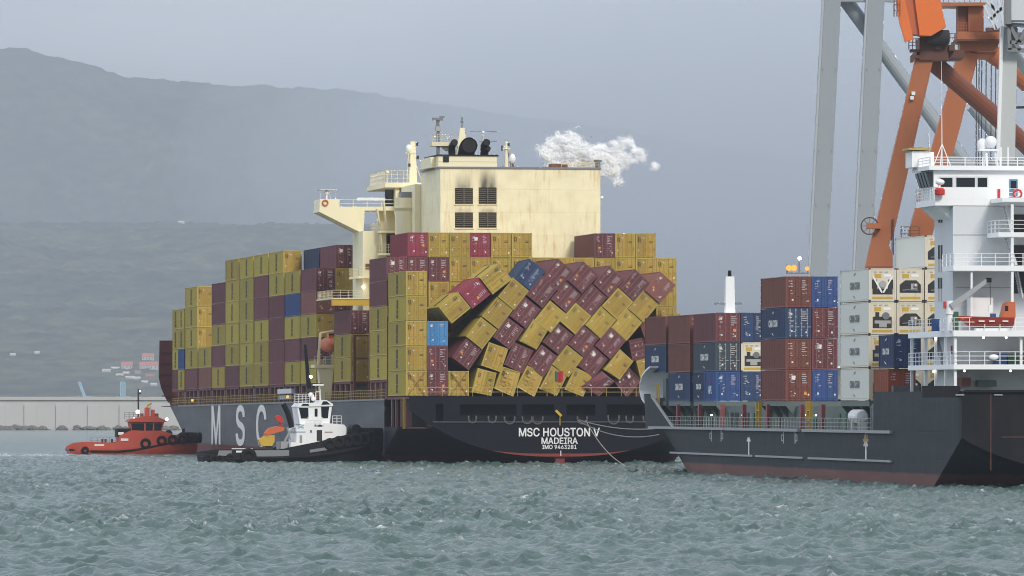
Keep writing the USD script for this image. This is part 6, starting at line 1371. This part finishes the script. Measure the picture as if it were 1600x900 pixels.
# ---------------------------------------------------------------- quay and cranes
t_ = single('quay', MB().box(30, 420, 730, 1150, -2, 3.0), M['concrete'], 'concrete quay behind the near ship', 'quay', kind='structure')
def orange_crane():
    Y1, Y2 = 745.0, 772.0; o = px(1370, 632, Y1); o[2] = 0
    t = thing('orange_harbour_crane', 'tall orange harbour crane on slanted portal legs behind the near ship', 'crane', T(*o))
    def P(x, y, Y): return px(x, y, Y) - o
    lg = MB().beam(P(1379, 372, Y1), P(1444, 92, Y1), 2.15, 1.7, up=(0, 1, 0), w2=1.95, h2=1.7)
    l1 = obj(t, 'leg', lg, M['crane_orange'])
    g = [P(x, 0, Y1)[0] for x in (1352, 1394, 1394, 1388, 1392, 1364)]; zs = [P(0, y, Y1)[2] for y in (417, 417, 398, 384, 366, 362)]
    obj(l1, 'flared_foot', MB().prism(list(zip(g, zs)), -1.1, 1.1).box(g[0], g[1], -1.0, 1.0, 3.0, zs[0] - .003), M['crane_orange'])
    lg = MB().beam(P(1436, 372, Y2), P(1513, 82, Y2), 2.7, 1.9, up=(0, 1, 0), w2=2.35, h2=1.9)
    l2 = obj(t, 'leg', lg, M['crane_orange'])
    obj(l2, 'flared_foot', MB().beam(P(1436, 372, Y2), (P(1436, 372, Y2)[0] - 1.5, Y2 - Y1, 3.0), 2.9, 2.2, up=(0, 1, 0)), M['crane_orange'])
    obj(t, 'brace', MB().tube([P(1440, 84, Y1 + 3), P(1470, 108, Y1 + 4), P(1545, 172, Y1 + 8), P(1640, 262, Y1 + 14)], 1.0, 14), M['crane_brownleg'])
    obj(t, 'brace', MB().tube([P(1512, 78, Y2 + 1), P(1545, 80, Y2 + 2), P(1575, 102, Y2 + 3), P(1650, 170, Y2 + 5)], 1.1, 14), M['crane_orange'])
    # cross frame with machinery
    def Bx(name, x0, y0, x1, y1, Y, d, mat, par=t):
        a, b = P(x0, y1, Y), P(x1, y0, Y); return obj(par, name, MB().box(a[0], b[0], a[1], a[1] + d, a[2], b[2]), M[mat])
    Bx('cross_beam', 1432, 78, 1507, 90, Y1 - .5, 8, 'crane_brown')
    cf = Bx('winch_frame', 1437, 58, 1482, 94, Y1 - 1.2, 6, 'crane_brown')
    for x0, y0, x1, y1 in ((1422, 77, 1436, 81), (1423, 86, 1437, 91), (1423, 91, 1427, 97), (1462, 66, 1470, 77), (1483, 70, 1492, 79)): Bx('frame_bracket', x0, y0, x1, y1, Y1 - 1.6, 1.2, 'crane_brown', cf)
    obj(cf, 'frame_rail', MB().rail([P(1420, 77, Y1 - 1.6), P(1437, 77, Y1 - 1.6)], 1.2, .35, .035, 3).rail([P(1440, 66, Y1 - 1.6), P(1495, 66, Y1 - 1.6)], 1.0, .8, .035, 2), M['crane_brown'])
    mc = obj(cf, 'winch_drum', MB().lathe([(0, -1.2), (.8, -1.2), (.8, 1.2), (0, 1.2)], 14, T(*P(1466, 58, Y1 - 2)) @ R('y', 90)), M['dark'])
    # slewing platform and column
    Bx('slewing_platform', 1497, 49, 1562, 61, Y2 - 3, 7, 'crane_orange')
    a = P(1497, 61, Y2 - 3.3); b = P(1565, 61, Y2 - 3.3)
    Bx('platform_lip', 1493, 61, 1566, 64, Y2 - 3.4, 8, 'crane_brown')
    Bx('platform_skirt', 1500, 64.2, 1560, 80, Y2 - 1.6, 4, 'crane_orange')
    Bx('column', 1513, 6, 1537, 48.6, Y2 - 2, 4, 'crane_orange'); Bx('column_shadow_side', 1497, 6, 1512.7, 48.6, Y2 - 1.4, 3.6, 'crane_brownleg')  # left side of the column: its shade is painted in as a darker brown
    Bx('upper_gallery', 1466, 4, 1540, 9, Y2 - 3.2, 6, 'crane_orange')
    obj(t, 'gallery_rail', MB().rail([P(1474, 4, Y2 - 3.2), P(1540, 4, Y2 - 3.2)], 1.2, .6, .035, 3).rail([P(1497, 49, Y2 - 3), P(1515, 49, Y2 - 3)], 1.0, .3, .03, 3), M['crane_orange'])
    # big tilted orange box at the top left
    Yb = Y1 - 4; q = [(1398, -30), (1466, -30), (1483, 40), (1452, 57), (1420, 57), (1408, 36)]
    pr = [tuple(P(x, y, Yb)[[0, 2]]) for x, y in ((1424, -40), (1461, -40), (1478, 42), (1455, 56), (1437, 55))]
    hb = obj(t, 'counterweight_box', MB().prism(pr, P(0, 0, Yb)[1], P(0, 0, Yb)[1] + 3.5), M['crane_bright'])
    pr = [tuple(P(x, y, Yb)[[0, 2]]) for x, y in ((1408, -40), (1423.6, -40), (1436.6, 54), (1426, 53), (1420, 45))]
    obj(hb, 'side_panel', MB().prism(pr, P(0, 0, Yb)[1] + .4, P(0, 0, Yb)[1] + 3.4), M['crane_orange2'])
    pr = [tuple(P(x, y, Yb)[[0, 2]]) for x, y in ((1394, -40), (1405, -40), (1427, 62), (1414, 66), (1405, 34))]
    obj(hb, 'edge_girder', MB().prism(pr, P(0, 0, Yb)[1] - .5, P(0, 0, Yb)[1] + .35), M['crane_bright'])
    obj(hb, 'ladder_cage', MB().rail([P(1397, 26, Yb - 1), P(1406, 26, Yb - 1)], 2.0, .3, .05, 3), M['crane_brown'])
    # pale lattice of the luffing boom to the right of the column
    bm = MB()
    for x0, y0, x1, y1 in ((1545, -20, 1558, 46), (1556, -20, 1570, 46), (1564, -20, 1577, 46), (1540, 0, 1560, 20), (1538, 8, 1556, 46), (1548, 30, 1566, 12)): bm.beam(P(x0, y0, Y2 - 6), P(x1, y1, Y2 - 6), .35)
    obj(t, 'boom_lattice', bm, M['offwhite'])
    obj(t, 'boom_foot', MB().box(P(1541, 0, Y2 - 5)[0], P(1566, 0, Y2 - 5)[0], Y2 - Y1 - 6, Y2 - Y1 - 4, P(0, 49, Y2 - 5)[2], P(0, 44, Y2 - 5)[2]), M['crane_brown'])
    for i, x in enumerate((1526, 1530, 1534, 1541, 1549, 1556)):
        obj(t, 'hoist_cable', MB().tube([P(x, 82, Y2 + 3), P(x - 1, 300, Y2 + 3)], .045, 4), M['dark'])
    # cable reel
    c = P(1359, 353, Y1 - 2); rl = obj(t, 'cable_reel', MB().torus(c, .95, .07, 'y', 24, 5).torus(c + [0, .5, 0], .95, .07, 'y', 24, 5), M['crane_brown'])
    sp = MB()
    for i in range(8): a = i * math.pi / 4; sp.beam(c, c + np.array([math.cos(a) * .95, 0, math.sin(a) * .95]), .06)
    obj(rl, 'reel_spokes', sp, M['crane_brown']); obj(rl, 'reel_hub', MB().box(c[0] - .3, c[0] + 1.3, c[1] - .3, c[1] + 1.6, c[2] - .3, c[2] + .3), M['crane_orange'])
    obj(t, 'leg_ladder', MB().rail([P(1394, 398, Y1 - 1), P(1396, 398, Y1 - 1)], 4.0, .3, .05, 7), M['crane_brown'])
    for x, y in ((1427, 146), (1425, 153), (1497, 118), (1495, 126)): 
        c = P(x, y, Y1 - 1 if x < 1450 else Y2 - 1.2); obj(l1 if x < 1450 else l2, 'work_lamp', MB().box(c[0] - .2, c[0] + .2, c[1] - .3, c[1], c[2] - .2, c[2] + .2), M['white'])
    # steps behind the cream container
    obj(t, 'walkway', MB().rail([P(1408, 371, Y1 + 6), P(1436, 371, Y1 + 6)], 1.2, .9, .04, 3), M['crane_brown'])
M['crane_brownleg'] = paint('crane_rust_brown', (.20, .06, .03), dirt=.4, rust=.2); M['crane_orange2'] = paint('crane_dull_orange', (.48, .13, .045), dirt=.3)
orange_crane()
M['crane_edge'] = paint('crane_edge_grey', (.38, .41, .43), dirt=.4)
def grey_crane():
    Y = 930.0; o = px(1325, 632, Y); o[2] = 0
    t = thing('grey_harbour_crane', 'pale grey gantry crane legs and slanting tube behind the orange crane', 'crane', T(*o))
    def P(x, y, Y=Y): return px(x, y, Y) - o
    for (xa, xb) in ((1302, 1278), (1370, 1348)):
        a, b = P(xa, -30), P(xb - 12, 600); b[2] = 3.0
        l = obj(t, 'leg', MB().beam(b, a, 2.3, 2.6, up=(0, 1, 0)), M['crane_grey'])
        for f in (.28, .5, .62, .8):
            c = b + (a - b) * f; obj(l, 'joint_bolt', MB().box(c[0] - 1.0, c[0] - .8, c[1] - 1.36, c[1] - 1.25, c[2], c[2] + .25).box(c[0] + .8, c[0] + 1.0, c[1] - 1.36, c[1] - 1.25, c[2], c[2] + .25), M['grey'])
        obj(l, 'leg_ladder', MB().tube([b + [-1.3, -.6, 0], a + [-1.3, -.6, 0]], .06, 4), M['grey'])
        obj(l, 'edge_plate', MB().beam(b + np.array([-1.32, -.3, 0]), a + np.array([-1.32, -.3, 0]), .3, 1.9, up=(0, 1, 0)), M['crane_edge'])
    obj(t, 'slanting_tube', MB().tube([P(1318, -4, Y + 2), P(1505, 250, Y + 2), P(1575, 345, Y + 2)], 1.0, 16), M['crane_grey'])
    obj(t, 'top_beam', MB().beam(P(1290, -2, Y), P(1440, -2, Y), 1.6, .9), M['crane_grey'])
    obj(t, 'slanting_tube', MB().tube([P(1520, 165, Y + 6), P(1610, 275, Y + 6)], 1.0, 12), M['crane_grey'])
grey_crane()
def white_crane():
    Y = 725.0; o = px(1575, 632, Y); o[2] = 0
    t = thing('white_harbour_crane', 'off white crane leg with dark truss and cab at top right corner', 'crane', T(*o))
    def P(x, y, Y=Y): return px(x, y, Y) - o
    a, b = P(1577, 42), P(1567, 400); b2 = P(1560, 600); b2[2] = 3.0
    l = obj(t, 'leg', MB().beam(b2, a, 2.1, 1.9, up=(0, 1, 0), w2=1.75, h2=1.6), M['crane_pale'])
    obj(l, 'edge_plate', MB().beam(b2 + np.array([-1.0, -.5, 0]), a + np.array([-.85, -.5, 0]), .35, 1.2, up=(0, 1, 0)), M['white'])
    obj(t, 'slanting_tube', MB().tube([P(1584, 84, Y + 3), P(1640, 160, Y + 3)], .6, 12), M['crane_pale'])
    cb = obj(t, 'white_cab', MB().box(P(1577, 0)[0], P(1640, 0)[0], -3, 1, P(0, 34)[2], P(0, -40)[2]), M['offwhite'])
    obj(cb, 'cab_edge', MB().box(P(1569, 0)[0], P(1576.7, 0)[0], -3.2, .5, P(0, 40)[2], P(0, -40)[2]), M['grey'])
    tr = MB()
    for x0, y0, x1, y1 in ((1572, 38, 1640, 42), (1578, 66, 1640, 68), (1574, 78, 1640, 80), (1578, 40, 1592, 66), (1592, 66, 1606, 40), (1606, 40, 1620, 66), (1576, 40, 1578, 78), (1586, 68, 1594, 78), (1602, 68, 1610, 78)): tr.beam(P(x0, y0, Y - 2), P(x1, y1, Y - 2), .4)
    obj(t, 'dark_truss', tr, M['grey']); obj(t, 'truss_floor', MB().box(P(1577, 0)[0], P(1640, 0)[0], -1.5, 1.2, P(0, 66)[2], P(0, 52)[2]), M['grey'])
    obj(t, 'far_boom_tip', MB().beam(P(1588, 168, Y + 8), P(1640, 166, Y + 8), .25), M['dark'])
white_crane()

def steam():
    m = usdkit.material(stage, LK + 'white_steam', {'d': ('diffuse_bsdf', {'color': (.99, .99, .99)}), 'tl': ('translucent_bsdf', {'color': (.99, .99, .99)}), 'dm': ('mix_closure', {'fac': .25})},
        [('d.BSDF', 'dm.closure1'), ('tl.BSDF', 'dm.closure2')], surface='dm.closure')
    spots = ((866, 242, 20), (878, 232, 22), (892, 226, 20), (886, 244, 24), (900, 238, 22), (908, 234, 14), (916, 248, 20), (932, 246, 20), (948, 240, 21), (958, 246, 20), (946, 260, 16), (968, 236, 15), (972, 222, 11), (964, 224, 12), (985, 246, 12), (993, 238, 12), (998, 246, 10), (984, 224, 9), (962, 280, 9), (952, 272, 9), (968, 285, 7), (1022, 261, 7), (1008, 252, 6), (856, 250, 12), (862, 262, 10), (925, 262, 14), (870, 224, 12), (960, 262, 11), (890, 214, 11))
    r = np.random.default_rng(12)
    C = np.array([px(x, y, 815 + r.uniform(-.5, .5)) for x, y, _ in spots]); Rr = np.array([q[2] for q in spots]) / FPX * 815 * 1.35
    lo, hi = (C - Rr[:, None] * 1.3).min(0), (C + Rr[:, None] * 1.3).max(0)
    lo[1], hi[1] = 815 - 1.9, 815 + 1.9; P = lo + (hi - lo) * r.random((900000, 3))
    d = np.linalg.norm((P[:, None] - C[None]) / [1.1, 1.0, .95], axis=2) if False else np.sqrt(np.min([(((P - c) / [1.1, .5, .95]) ** 2).sum(1) / q ** 2 for c, q in zip(C, Rr)], axis=0))
    f = (1 - d) + 1.5 * (meshkit.fbm(P * .55 + [0, 0, 3], 4, 3) - .52) + 1.2 * (meshkit.fbm(P * 1.6, 4, 9) - .5)
    keep = r.random(len(P)) < np.clip(f * 1.15, 0, 1) ** 2.2 * .75
    P = P[keep]; n = len(P)
    # flat droplet flecks, leaning every way about the direction of the light
    nn = np.array([.22, -.86, .46]) + .38 * r.normal(size=(n, 3)); nn /= np.linalg.norm(nn, axis=1, keepdims=True)
    a = np.cross(nn, r.normal(size=(n, 3))); a /= np.linalg.norm(a, axis=1, keepdims=True); b = np.cross(nn, a)
    s = (.035 + .045 * r.random(n))[:, None, None]
    V = P[:, None] + s * np.stack([a, b, -a, -b], 1)
    F = (np.arange(n)[:, None, None] * 4 + np.array([(0, 1, 2), (0, 2, 3)])[None]).reshape(-1, 3)
    o = px(930, 262, 815.0)
    single('steam_plume', MB().add(V.reshape(-1, 3) - o, F), m, 'white puffs of steam blowing off the right end of the cream casing roof', 'steam', T(*o), kind='stuff')
    print('steam flecks', n)
steam()
